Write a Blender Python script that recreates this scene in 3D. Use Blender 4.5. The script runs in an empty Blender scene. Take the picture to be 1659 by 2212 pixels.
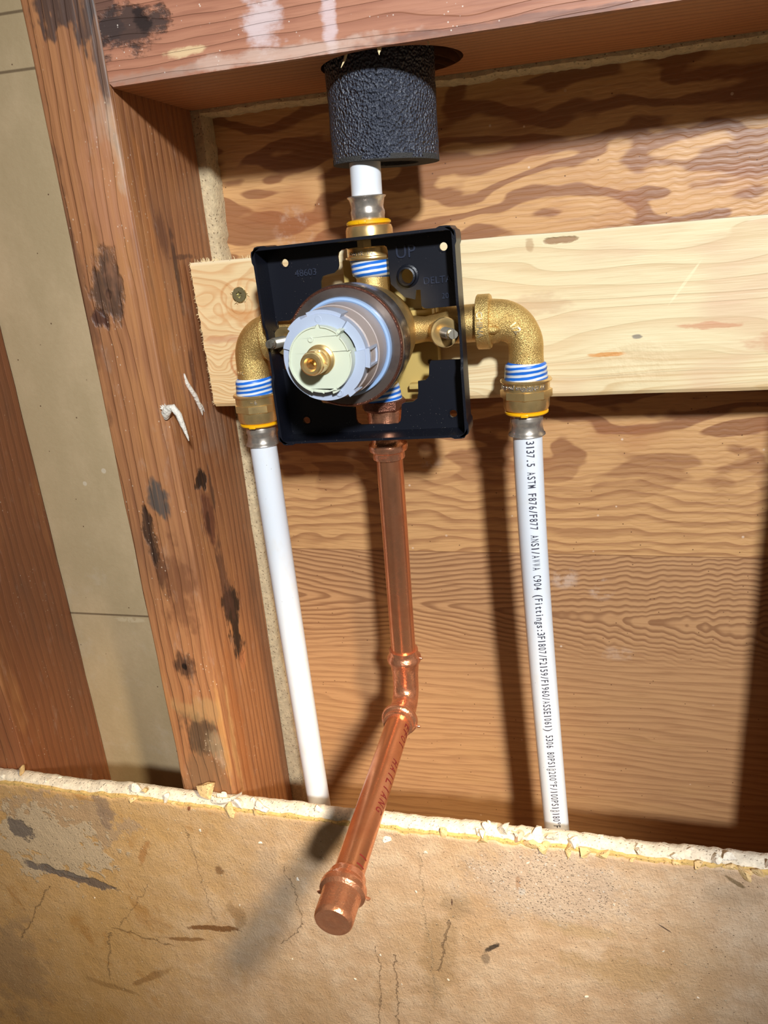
import bpy, bmesh, math, random
from mathutils import Vector, Matrix, noise as mn
from mathutils.geometry import tessellate_polygon
PI = math.pi
S = 0.0254          # everything below is measured in inches
ZO = 36.0           # height of the blocking's underside above the floor, inches
SC = bpy.context.scene
COL = SC.collection
random.seed(7)

def W(x, y, z):
    return Vector((x*S, y*S, (z+ZO)*S))

# ------------------------------------------------------------------ camera
cam = bpy.data.cameras.new('camera')
cam.sensor_fit = 'VERTICAL'; cam.sensor_height = 24.0; cam.lens = 24.0*1635.4/2212
cam.clip_start = 0.01; cam.clip_end = 50
co = bpy.data.objects.new('camera', cam); COL.objects.link(co)
yaw, pit, rol = 0.2713, -0.3424, -0.0854
fw = Vector((-math.sin(yaw)*math.cos(pit), math.cos(yaw)*math.cos(pit), math.sin(pit)))
rt = Vector((math.cos(yaw), math.sin(yaw), 0)); up = rt.cross(fw)
rt2 = rt*math.cos(rol)+up*math.sin(rol); up2 = up*math.cos(rol)-rt*math.sin(rol)
M = Matrix((rt2, up2, -fw)).transposed().to_4x4()
M.translation = W(9.3457, -15.6127, -3.3799)
co.matrix_world = M
SC.camera = co
# ------------------------------------------------------------------ world, lamps, exposure
SC.view_settings.view_transform = 'Standard'; SC.view_settings.look = 'None'
SC.view_settings.gamma = 1; SC.view_settings.exposure = 0.0
SC.view_settings.use_curve_mapping = False
w = bpy.data.worlds.new('world'); SC.world = w; w.use_nodes = True
nt = w.node_tree; nt.nodes.clear()
out = nt.nodes.new('ShaderNodeOutputWorld'); bg = nt.nodes.new('ShaderNodeBackground')
tc = nt.nodes.new('ShaderNodeTexCoord'); nz = nt.nodes.new('ShaderNodeTexNoise'); cr = nt.nodes.new('ShaderNodeValToRGB')
nz.inputs['Scale'].default_value = 1.6; nz.inputs['Detail'].default_value = 2
nt.links.new(tc.outputs['Generated'], nz.inputs['Vector']); nt.links.new(nz.outputs['Fac'], cr.inputs['Fac'])
cr.color_ramp.elements[0].position = .42; cr.color_ramp.elements[0].color = (.09, .065, .045, 1)
cr.color_ramp.elements[1].position = .62; cr.color_ramp.elements[1].color = (.95, .78, .58, 1)
nt.links.new(cr.outputs['Color'], bg.inputs['Color']); bg.inputs['Strength'].default_value = 0.25
nt.links.new(bg.outputs[0], out.inputs[0])

def lamp(name, loc, target, power, size, color):
    l = bpy.data.lights.new(name, 'AREA'); l.shape = 'DISK'; l.size = size*S; l.energy = power; l.color = color
    o = bpy.data.objects.new(name, l); COL.objects.link(o); o.location = W(*loc)
    o.rotation_euler = (W(*target)-W(*loc)).to_track_quat('-Z', 'Y').to_euler()
    return o
def spot(name, loc, target, power, radius, color, angle, blend):
    l = bpy.data.lights.new(name, 'SPOT'); l.shadow_soft_size = radius*S; l.energy = power; l.color = color
    l.spot_size = math.radians(angle); l.spot_blend = blend
    o = bpy.data.objects.new(name, l); COL.objects.link(o); o.location = W(*loc)
    o.rotation_euler = (W(*target)-W(*loc)).to_track_quat('-Z', 'Y').to_euler()
    return o
spot('work_light', (31, -60, 24), (9.0, 1, -4.5), 185, 2.6, (.92, .965, 1.0), 37, 1.0)
spot('warm_flashlight', (13.9, -13.7, -1.5), (-1.5, -.5, -27.5), 18.5, .8, (1.0, .81, .54), 58, .8)

# ------------------------------------------------------------------ helpers: objects
def tag(o, label=None, cat=None, group=None, kind=None):
    if label: o['label'] = label
    if cat: o['category'] = cat
    if group: o['group'] = group
    if kind: o['kind'] = kind
    return o

def thing(name, label, cat, loc, group=None):
    o = bpy.data.objects.new(name, None); COL.objects.link(o)
    o.empty_display_size = .01; o.location = W(*loc); o['L'] = loc
    return tag(o, label, cat, group)

def obj(name, bm, m, parent=None, loc=None, smooth=None, label=None):
    """bm holds world inch coordinates; the origin goes to loc (or to the parent's)"""
    L = loc or (tuple(parent['L']) if parent is not None else (0, 0, 0))
    bmesh.ops.remove_doubles(bm, verts=bm.verts, dist=1e-5)
    bmesh.ops.recalc_face_normals(bm, faces=bm.faces)
    for v in bm.verts:
        v.co = Vector(((v.co.x-L[0])*S, (v.co.y-L[1])*S, (v.co.z-L[2])*S))
    me = bpy.data.meshes.new(name); bm.to_mesh(me); bm.free()
    if smooth is not None:
        for p in me.polygons: p.use_smooth = True
        me.set_sharp_from_angle(angle=math.radians(smooth))
    o = bpy.data.objects.new(name, me); COL.objects.link(o)
    o['L'] = L
    if parent is not None:
        o.parent = parent
        PL = parent['L']
        o.location = Vector(((L[0]-PL[0])*S, (L[1]-PL[1])*S, (L[2]-PL[2])*S))
    else:
        o.location = W(*L)
    me.materials.append(m)
    if label: o['label'] = label
    return o

# ------------------------------------------------------------------ helpers: meshes (inches)
def box(bm, x0, x1, y0, y1, z0, z1, bev=0, seg=2):
    r = bmesh.ops.create_cube(bm, size=1)
    for v in r['verts']:
        v.co = Vector(((x0+x1)/2+v.co.x*(x1-x0), (y0+y1)/2+v.co.y*(y1-y0), (z0+z1)/2+v.co.z*(z1-z0)))
    if bev:
        es = {e for v in r['verts'] for e in v.link_edges}
        bmesh.ops.bevel(bm, geom=list(es), offset=bev, segments=seg, affect='EDGES', profile=.5)

def frame(d, hint=Vector((0, 0, 1))):
    d = Vector(d).normalized()
    if abs(d.dot(hint)) > .98: hint = Vector((1, 0, 0))
    a = hint.cross(d).normalized(); b = d.cross(a)
    return a, b, d

def rings(bm, rs, close0=True, close1=True, loop=False):
    vs = [[bm.verts.new(p) for p in r] for r in rs]
    n = len(vs[0])
    for i in range(len(vs)-1):
        for k in range(n):
            bm.faces.new((vs[i][k], vs[i][(k+1) % n], vs[i+1][(k+1) % n], vs[i+1][k]))
    if loop:
        for k in range(n):
            bm.faces.new((vs[-1][k], vs[-1][(k+1) % n], vs[0][(k+1) % n], vs[0][k]))
    else:
        if close0: bm.faces.new(vs[0])
        if close1: bm.faces.new(vs[-1][::-1])

def lathe(bm, prof, org, axis, seg=48, poly=None, c0=True, c1=True, loop=False):
    """prof = [(t along axis, radius)]; poly=n gives a polygonal (wrench flat) section"""
    a, b, d = frame(axis); o = Vector(org)
    rs = []
    for t, r in prof:
        ring = []
        for k in range(seg):
            th = 2*PI*k/seg
            rr = r
            if poly:
                q = (th % (2*PI/poly))-PI/poly
                rr = min(r*1.04, r*math.cos(PI/poly)/math.cos(q)*1.03)
            ring.append(o+d*t+(a*math.cos(th)+b*math.sin(th))*rr)
        rs.append(ring)
    rings(bm, rs, c0, c1, loop)

def tube(bm, pts, rad, seg=32, cap=True):
    pts = [Vector(p) for p in pts]; n = len(pts)
    if not hasattr(rad, '__len__'): rad = [rad]*n
    t0 = (pts[1]-pts[0]).normalized(); a, b, _ = frame(t0)
    rs = []
    for i in range(n):
        t = (pts[min(i+1, n-1)]-pts[max(i-1, 0)]).normalized()
        a = (a-t*a.dot(t)).normalized(); b = t.cross(a)
        rs.append([pts[i]+(a*math.cos(2*PI*k/seg)+b*math.sin(2*PI*k/seg))*rad[i] for k in range(seg)])
    rings(bm, rs, cap, cap)

def bez(p0, p1, p2, p3, n=20):
    p0, p1, p2, p3 = map(Vector, (p0, p1, p2, p3)); r = []
    for i in range(n+1):
        t = i/n; r.append(p0*(1-t)**3+p1*3*t*(1-t)**2+p2*3*t*t*(1-t)+p3*t**3)
    return r

def plate(bm, loops, h0, h1, fn):
    """polygon with holes (2D loops, first one the outline) extruded h0..h1; fn(u, v, h) gives the point"""
    vv = [[Vector((u, v, 0)) for u, v in l] for l in loops]
    tris = tessellate_polygon(vv); flat = [p for l in vv for p in l]
    A = [bm.verts.new(fn(p.x, p.y, h0)) for p in flat]; B = [bm.verts.new(fn(p.x, p.y, h1)) for p in flat]
    for t in tris:
        try: bm.faces.new([A[i] for i in t]); bm.faces.new([B[i] for i in reversed(t)])
        except ValueError: pass
    o = 0
    for l in loops:
        n = len(l)
        for k in range(n):
            i, j = o+k, o+(k+1) % n
            bm.faces.new((A[i], A[j], B[j], B[i]))
        o += n

def circ(cx, cy, r, n=40, ph=0):
    return [(cx+r*math.cos(2*PI*k/n+ph), cy+r*math.sin(2*PI*k/n+ph)) for k in range(n)]

def rrect(x0, x1, y0, y1, r, n=6):
    p = []
    for cx, cy, a in ((x1-r, y1-r, 0), (x0+r, y1-r, PI/2), (x0+r, y0+r, PI), (x1-r, y0+r, 1.5*PI)):
        p += [(cx+r*math.cos(a+PI/2*k/n), cy+r*math.sin(a+PI/2*k/n)) for k in range(n+1)]
    return p

def nv(x, y=0, z=0): return mn.noise(Vector((x, y, z)))

def letters(txt, size, fn, ext=0.0, sx=1.0, cuts=0, weight=0.0, space=1.0):
    """text mesh; fn(u, v, h) maps text space (inches, u along the line) to a point"""
    cu = bpy.data.curves.new('t', 'FONT'); cu.body = txt; cu.size = size; cu.resolution_u = 3
    cu.extrude = ext; cu.offset = weight; cu.space_character = space
    to = bpy.data.objects.new('t', cu); COL.objects.link(to)
    bpy.context.view_layer.update()
    me = bpy.data.meshes.new_from_object(to.evaluated_get(bpy.context.evaluated_depsgraph_get()))
    bm = bmesh.new(); bm.from_mesh(me)
    bpy.data.objects.remove(to); bpy.data.curves.remove(cu); bpy.data.meshes.remove(me)
    if cuts: bmesh.ops.subdivide_edges(bm, edges=[e for e in bm.edges if e.calc_length() > size*.2], cuts=cuts)
    for v in bm.verts: v.co = fn(v.co.x*sx, v.co.y, v.co.z)
    return bm

# ------------------------------------------------------------------ helpers: node materials
class E:
    def __init__(s, g, k): s.g = g; s.k = k
    def _o(s, o, op, rev=False, c=None):
        n = s.g.nt.nodes.new('ShaderNodeMath'); n.operation = op
        a, b = (o, s) if rev else (s, o)
        for i, q in enumerate((a, b, c)):
            if q is None: continue
            if isinstance(q, E): s.g.nt.links.new(q.k, n.inputs[i])
            else: n.inputs[i].default_value = q
        return E(s.g, n.outputs[0])
    def __add__(s, o): return s._o(o, 'ADD')
    __radd__ = __add__
    def __sub__(s, o): return s._o(o, 'SUBTRACT')
    def __rsub__(s, o): return s._o(o, 'SUBTRACT', True)
    def __mul__(s, o): return s._o(o, 'MULTIPLY')
    __rmul__ = __mul__
    def __truediv__(s, o): return s._o(o, 'DIVIDE')
    def __pow__(s, o): return s._o(o, 'POWER')
    def sin(s): return s._o(None, 'SINE')
    def abs(s): return s._o(None, 'ABSOLUTE')
    def sqrt(s): return s._o(None, 'SQRT')
    def frac(s): return s._o(None, 'FRACT')
    def max(s, o): return s._o(o, 'MAXIMUM')
    def min(s, o): return s._o(o, 'MINIMUM')
    def exp(s): return s._o(None, 'EXPONENT')
    def gt(s, o): return s._o(o, 'GREATER_THAN')
    def lt(s, o): return s._o(o, 'LESS_THAN')

class G:
    def __init__(s, name):
        m = bpy.data.materials.new(name); m.use_nodes = True; s.m = m; s.nt = m.node_tree
        s.b = s.nt.nodes['Principled BSDF']
        g = s.nt.nodes.new('ShaderNodeNewGeometry'); sp = s.nt.nodes.new('ShaderNodeSeparateXYZ')
        s.geo = g
        s.nt.links.new(g.outputs['Position'], sp.inputs[0])
        s.X = E(s, sp.outputs[0])*(1/S); s.Y = E(s, sp.outputs[1])*(1/S); s.Z = E(s, sp.outputs[2])*(1/S)-ZO
        sn = s.nt.nodes.new('ShaderNodeSeparateXYZ'); s.nt.links.new(g.outputs['True Normal'], sn.inputs[0])
        s.NX, s.NY, s.NZ = (E(s, k) for k in sn.outputs)
    def vec(s, x, y, z):
        n = s.nt.nodes.new('ShaderNodeCombineXYZ')
        for i, q in enumerate((x, y, z)):
            if isinstance(q, E): s.nt.links.new(q.k, n.inputs[i])
            else: n.inputs[i].default_value = q
        return n.outputs[0]
    def noise(s, x, y, z, scale=1, detail=2, rough=.5, dist=0):
        n = s.nt.nodes.new('ShaderNodeTexNoise'); s.nt.links.new(s.vec(x, y, z), n.inputs['Vector'])
        n.inputs['Scale'].default_value = scale; n.inputs['Detail'].default_value = detail
        n.inputs['Roughness'].default_value = rough; n.inputs['Distortion'].default_value = dist
        return E(s, n.outputs['Fac'])
    def vor(s, x, y, z, scale=1, feat='F1', rnd=1):
        n = s.nt.nodes.new('ShaderNodeTexVoronoi'); s.nt.links.new(s.vec(x, y, z), n.inputs['Vector'])
        n.feature = feat; n.inputs['Scale'].default_value = scale; n.inputs['Randomness'].default_value = rnd
        return E(s, n.outputs['Distance']), (n.outputs['Color'] if feat == 'F1' else None)
    def ss(s, x, a, b):
        n = s.nt.nodes.new('ShaderNodeMapRange'); n.interpolation_type = 'SMOOTHSTEP'
        s.nt.links.new(x.k, n.inputs[0]); n.inputs[1].default_value = a; n.inputs[2].default_value = b
        return E(s, n.outputs[0])
    def mix(s, f, a, b):
        n = s.nt.nodes.new('ShaderNodeMix'); n.data_type = 'RGBA'; n.clamp_factor = True
        if isinstance(f, E): s.nt.links.new(f.k, n.inputs[0])
        else: n.inputs[0].default_value = f
        for i, q in ((6, a), (7, b)):
            if isinstance(q, tuple): n.inputs[i].default_value = rgb(*q)
            else: s.nt.links.new(q, n.inputs[i])
        return n.outputs[2]
    def blob(s, u, v, cu, cv, ru, rv, soft=.5):
        """1 inside an ellipse, 0 outside"""
        d = (((u-cu)*(1/ru))**2.0 + ((v-cv)*(1/rv))**2.0)
        return 1.0 - s.ss(d, (1-soft), (1+soft))
    def done(s, color=None, rough=.6, bump=None, dist=.004, strength=1.0, **kw):
        b = s.b
        if color is not None:
            if isinstance(color, tuple): b.inputs['Base Color'].default_value = rgb(*color)
            else: s.nt.links.new(color, b.inputs['Base Color'])
        if isinstance(rough, E): s.nt.links.new(rough.k, b.inputs['Roughness'])
        else: b.inputs['Roughness'].default_value = rough
        for k, q in kw.items():
            k = {'metal': 'Metallic', 'spec': 'Specular IOR Level', 'trans': 'Transmission Weight', 'sss': 'Subsurface Weight',
                 'coat': 'Coat Weight', 'alpha': 'Alpha', 'aniso': 'Anisotropic'}[k]
            if isinstance(q, E): s.nt.links.new(q.k, b.inputs[k])
            else: b.inputs[k].default_value = q
        if 'sss' in kw: b.inputs['Subsurface Radius'].default_value = (1, .9, .8); b.inputs['Subsurface Scale'].default_value = .002
        if bump is not None:
            n = s.nt.nodes.new('ShaderNodeBump'); n.inputs['Strength'].default_value = strength
            n.inputs['Distance'].default_value = dist*S
            s.nt.links.new(bump.k, n.inputs['Height']); s.nt.links.new(n.outputs[0], b.inputs['Normal'])
        return s.m

def lin(c):
    c /= 255.0
    return c/12.92 if c <= .04045 else ((c+.055)/1.055)**2.4
def rgb(r, g, b): return (lin(r), lin(g), lin(b), 1)

# ------------------------------------------------------------------ materials
def m_stud(name, base=(176, 120, 78), seed=0.0, main=False):
    g = G(name); X, Y, Z = g.X, g.Y+seed, g.Z
    u = X+Y
    bend = g.noise(u*.5, 0.0, Z*.12+seed, 1, 1)*1.1+g.noise(u*1.6, 3.0, Z*.5+seed, 1, 2)*.32
    if main:   # rings bulge round the knots
        for (cu, cz, a, ru, rz) in ((.98, -9.4, .45, .35, 1.4), (1.5, -12.9, .5, .3, 1.6), (-.95, -4.1, .3, .4, .9), (-.8, -15.6, .3, .4, 1.0)):
            bend = bend+g.blob(u, Z, cu, cz, ru, rz, .95)*a*.5
    f = (u*3.6+bend*2.2)
    ring = f.frac()
    dark = g.ss(ring, .45, .93)*(1.0-g.ss(ring, .93, 1.0))
    fine = g.noise(u*14, Y*0, Z*.5, 1, 3, .6)
    big = g.noise(X*.9, Y*.9, Z*.22, 1, 3, .6)
    c = g.mix(dark*.5, base, (126, 74, 46))
    c = g.mix(g.ss(fine, .42, .68)*.45, c, (126, 78, 50))
    c = g.mix(g.ss(big, .55, .75)*.55, c, (196, 136, 82))
    c = g.mix(g.ss(big, .48, .28)*.55, c, (118, 78, 56))
    h = dark*-.6+fine*.5
    if main:
        fr = g.ss(Y, .06, .0); inn = 1.0-fr
        w = (g.noise(X*3.0, Y*3.0, Z*1.0, 1, 5, .7)-.5)*2.6+(g.noise(X*12, Y*12, Z*1.2, 1, 3, .7)-.5)*1.6
        wa = g.noise(X*1.7, Y*1.7, Z*1.1+3, 1, 3, .6)-.5; wb = g.noise(X*1.7+9, Y*1.7, Z*1.1, 1, 3, .6)-.5
        def spot(side, u_, cu, cz, ru, rz, col, k, soft=.6):
            nonlocal c, h
            d = (((u_-cu+wa*(ru*3.0))*(1/ru))**2.0+((Z-cz+wb*(rz*3.0))*(1/rz))**2.0)+w
            m = (1.0-g.ss(d, 1-soft, 1+soft))*side
            c = g.mix(m*k*(g.ss(fine, .2, .5)*.45+.55), c, col); return m
        spot(fr, X, -.75, 1.75, .75, .75, (62, 50, 48), .85, .35)
        spot(fr, X, -.08, .6, .16, 1.6, (66, 56, 54), .75)
        k1 = spot(fr, X, -.93, -3.75, .42, .62, (68, 52, 44), .85)
        spot(fr, X, -.93, -3.97, .07, .1, (22, 14, 12), .95)
        k2 = spot(fr, X, -1.28, -4.5, .26, .22, (70, 42, 36), .9)
        spot(fr, X, -1.62, -3.6, .14, 2.6, (96, 64, 48), .6, .9)
        spot(fr, X, -.1, -1.0, .12, .75, (208, 176, 146), .55, .8)
        spot(fr, X, -.3, -.5, .28, .5, (196, 170, 150), .3, .9)
        spot(fr, X, -.55, -2.2, .5, 1.4, (190, 130, 96), .4, .9)
        spot(fr, X, -.68, -8.95, .24, .42, (82, 74, 68), .95)
        k3 = spot(fr, X, -1.12, -9.9, .15, .75, (48, 34, 28), .9)
        spot(fr, X, -1.0, -11.1, .14, .6, (58, 38, 28), .7)
        spot(fr, X, -.6, -11.2, .5, 1.1, (112, 68, 44), .6)
        spot(fr, X, -.85, -13.6, .32, .34, (70, 46, 34), .9)
        spot(fr, X, -.85, -13.6, .08, .12, (24, 14, 10), .95)
        spot(fr, X, -.75, -15.8, .5, .75, (74, 60, 46), .85)
        spot(fr, X, -.5, -14.9, .7, .35, (176, 138, 92), .6, .9)
        spot(fr, X, -.35, -16.2, .25, .6, (168, 142, 110), .6, .9)
        spot(fr, X, -.9, -17.1, .8, .7, (120, 92, 66), .7, .9)
        spot(fr, X, -.08, -15.5, .1, 1.7, (196, 142, 84), .6, .6)
        # inner face
        spot(inn, Y, 1.12, -2.9, .22, .5, (96, 60, 46), .6)
        spot(inn, Y, 1.5, -3.7, .1, .9, (66, 42, 34), .85)
        spot(inn, Y, 1.9, -3.35, .5, .06, (80, 50, 40), .7)
        spot(inn, Y, 1.5, -6.0, .12, .9, (84, 50, 40), .7)
        spot(inn, Y, .62, -3.0, .14, 2.6, (196, 128, 72), .5, .9)
        k4 = spot(inn, Y, 1.0, -8.75, .3, .26, (34, 24, 22), .98, .35)
        spot(inn, Y, 1.0, -9.75, .3, .62, (104, 58, 42), .9, .5)
        spot(inn, Y, .95, -9.9, .13, .3, (66, 34, 28), .8, .5)
        spot(inn, Y, 1.45, -9.2, .1, .8, (58, 40, 36), .7)
        k5 = spot(inn, Y, 1.5, -12.95, .36, 1.0, (30, 21, 19), .98, .45)
        spot(inn, Y, 1.35, -11.6, .3, 1.1, (84, 54, 44), .75)
        spot(inn, Y, 1.6, -14.2, .18, .35, (186, 118, 76), .8)
        spot(inn, Y, .75, -16.0, .24, 2.6, (164, 100, 56), .6, .9)
        spot(inn, Y, .35, -16.5, .12, 2.2, (196, 150, 98), .6, .8)
        spot(inn, Y, 2.2, -7.6, .6, .7, (168, 134, 108), .6, .9)
        spot(inn, Y, .3, -4.6, .35, 1.0, (190, 124, 70), .4, .9)
        h = h+(k1+k2+k3+k4+k5)*-1.6
    dust, _ = g.vor(X, g.Y, Z*.7, 9)
    dm = g.ss(dust, .16, .08)*g.ss(g.noise(X*1.3, Y*1.3, Z*.6, 1, 2), .5, .66)
    c = g.mix(dm*.8, c, (222, 196, 170))
    haze = g.noise(X*2, Y*2, Z*.8+5, 1, 4, .7)
    c = g.mix(g.ss(haze, .56, .8)*.4, c, (190, 160, 140))
    return g.done(c, .48, h, .02)

def m_header():
    g = G('header_wood'); X, Y, Z = g.X, g.Y, g.Z
    u = Z*1.0-Y*.8
    f = u*5.0+g.noise(X*.22, Y*.6, Z*1.2, 1, 2)*3.4
    ring = f.frac(); dark = g.ss(ring, .3, .9)*(1.0-g.ss(ring, .93, 1.0))
    fine = g.noise(X*.7, Y*12, Z*12, 1, 3, .6)
    c = g.mix(dark*.5, (184, 126, 98), (146, 90, 68))
    c = g.mix(g.ss(fine, .45, .7)*.4, c, (140, 84, 64))
    und = g.ss(Y, .05, .2)
    c = g.mix(und*.75, c, g.mix(dark*.6, (184, 122, 70), (142, 86, 48)))
    fr = 1.0-und
    w = (g.noise(X*2.4, 0.0, Z*3.6, 1, 5, .75)-.5)*2.6+(g.noise(X*1.6, 0.0, Z*14, 1, 3, .7)-.5)*1.6
    wa = g.noise(X*1.5, 2.0, Z*2.5+3, 1, 3, .6)-.5; wb = g.noise(X*1.5+9, 2.0, Z*2.5, 1, 3, .6)-.5
    def spot(side, u_, v_, cu, cz, ru, rz, col, k, soft=.5):
        nonlocal c
        d = (((u_-cu+wa*(ru*2.4))*(1/ru))**2.0+((v_-cz+wb*(rz*2.4))*(1/rz))**2.0)+w
        m = (1.0-g.ss(d, 1-soft, 1+soft))*side
        c = g.mix(m*k, c, col); return m
    k = spot(fr, X, Z, .62, .98, .8, .42, (66, 52, 48), .92)
    spot(fr, X, Z, .95, 1.05, .2, .2, (40, 28, 26), .9)
    spot(fr, X, Z, .1, 1.3, .35, .8, (60, 48, 46), .7)
    spot(fr, X, Z, 1.8, .42, .45, .09, (228, 196, 150), .85, .6)
    spot(fr, X, Z, 3.45, .65, .32, .5, (224, 206, 206), .75, .9)
    spot(fr, X, Z, 4.75, .55, .12, .6, (222, 200, 200), .75, .9)
    spot(fr, X, Z, 4.0, .12, 2.2, .12, (214, 188, 172), .6, .9)
    spot(fr, X, Z, 1.0, .1, 1.2, .1, (170, 140, 124), .6, .9)
    spot(fr, X, Z, 8.5, .06, 3.0, .07, (96, 78, 76), .5, .9)
    dust, _ = g.vor(X, Y, Z, 8); dm = g.ss(dust, .14, .06)*g.ss(g.noise(X, Y, Z*2, 1.2, 2), .46, .6)*fr
    c = g.mix(dm*.9, c, (236, 222, 208))
    return g.done(c, .5, dark*-.5+fine*.6+k*-1.2, .02)

def m_plywood():
    g = G('plywood'); X, Z = g.X, g.Z
    seam = -11.87
    # upper veneer: bold flamed figure, calming towards the seam
    calm = g.ss(Z, -8.2, -11.0)
    n1 = g.noise(X*.26+3.1, 0.0, Z*.75, 1, 2, .5, .3); n2 = g.noise(X*.9, 2.0, Z*2.2, 1, 2, .5)
    f = Z*.55+n1*(4.6)+n2*.55
    r = (f*1.05).frac()
    d1 = g.ss(r, .38, .52)*(1.0-g.ss(r, .90, 1.0))
    f2 = Z*1.0+g.noise(X*.35, 4.0, Z*.6, 1, 2)*1.6
    r2 = (f2*3.2).frac(); d2 = g.ss(r2, .35, .9)*(1.0-g.ss(r2, .92, 1.0))
    du = d1*(1.0-calm)+d2*calm*.7
    fib = g.noise(X*.8, 0.0, Z*16, 1, 3, .6)
    blot = g.noise(X*.3, 1.0, Z*.5, 1, 2)
    cu = g.mix(du*.8, (204, 156, 104), (134, 84, 54))
    cu = g.mix(g.ss(blot, .5, .7)*(1.0-calm)*.5, cu, (158, 90, 50))
    # lower veneer: nested pointed figure, fine lines
    zz = (g.noise(X*2.4, 8.0, Z*.3, 1, 1)-.5)*1.1*g.ss(X, 5.0, 12.0)
    q = ((Z+13.35+X*.045).abs()*(Z+13.35+X*.045).abs()+.012).sqrt()
    f3 = q*1.9-(X-4.2).abs()*.23+zz*.5+g.noise(X*.35, 3.0, Z*1.0, 1, 2)*.9
    deep = g.ss(Z, -14.3, -15.6)
    f3b = Z*2.6+g.noise(X*.16, 6.0, Z*.8, 1, 2)*2.6
    r3 = (f3*3.4).frac(); d3 = g.ss(r3, .3, .75)*(1.0-g.ss(r3, .85, 1.0))
    r4 = (f3b*1.7).frac(); d4 = g.ss(r4, .3, .9)*(1.0-g.ss(r4, .9, 1.0))
    dl = d3*(1.0-deep)+d4*deep*.55
    wav = g.noise(X*.22, 9.0, Z*1.3, 1, 2, .5, .4)
    cl = g.mix(dl*.75, (190, 144, 100), (132, 90, 60))
    cl = g.mix(g.ss(wav, .5, .68)*g.ss(Z, -15.5, -17.5)*.45, cl, (190, 146, 98))
    low = g.ss(Z, seam+.01, seam-.01)
    c = g.mix(low, cu, cl)
    c = g.mix(g.ss(fib, .45, .72)*.3, c, (116, 66, 38))
    # seam line, scuffs, scratches, putty flecks, a nail hole
    c = g.mix((1.0-g.ss((Z-seam).abs(), .006, .018))*.6, c, (96, 54, 30))
    sc = g.noise(X*1.6, 5.0, Z*1.6, 1, 4, .7)
    for cx, cz, rx, rz, k in ((5.3, -9.2, .3, .2, .5), (8.9, -12.6, .35, .3, .6), (9.9, -12.9, .3, .3, .6), (2.1, -2.9, .5, .5, .35), (10.4, -14.9, .6, .2, .3)):
        c = g.mix(g.blob(X, Z, cx, cz, rx, rz, .8)*g.ss(sc, .45, .6)*k, c, (206, 180, 160))
    fl, _ = g.vor(X, 0.0, Z, 1.7); c = g.mix(g.ss(fl, .07, .04)*g.ss(blot, .5, .58)*.8, c, (224, 196, 170))
    fl2, _ = g.vor(X+7.3, 0.0, Z, 3.3); c = g.mix(g.ss(fl2, .07, .04)*.8, c, (76, 42, 26))
    hole = g.blob(X, Z, .02, -3.05, .085, .085, .3); c = g.mix(hole, c, (16, 8, 5))
    return g.done(c, .42, fib*.5-dl*.3-hole*8, .012)

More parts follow.
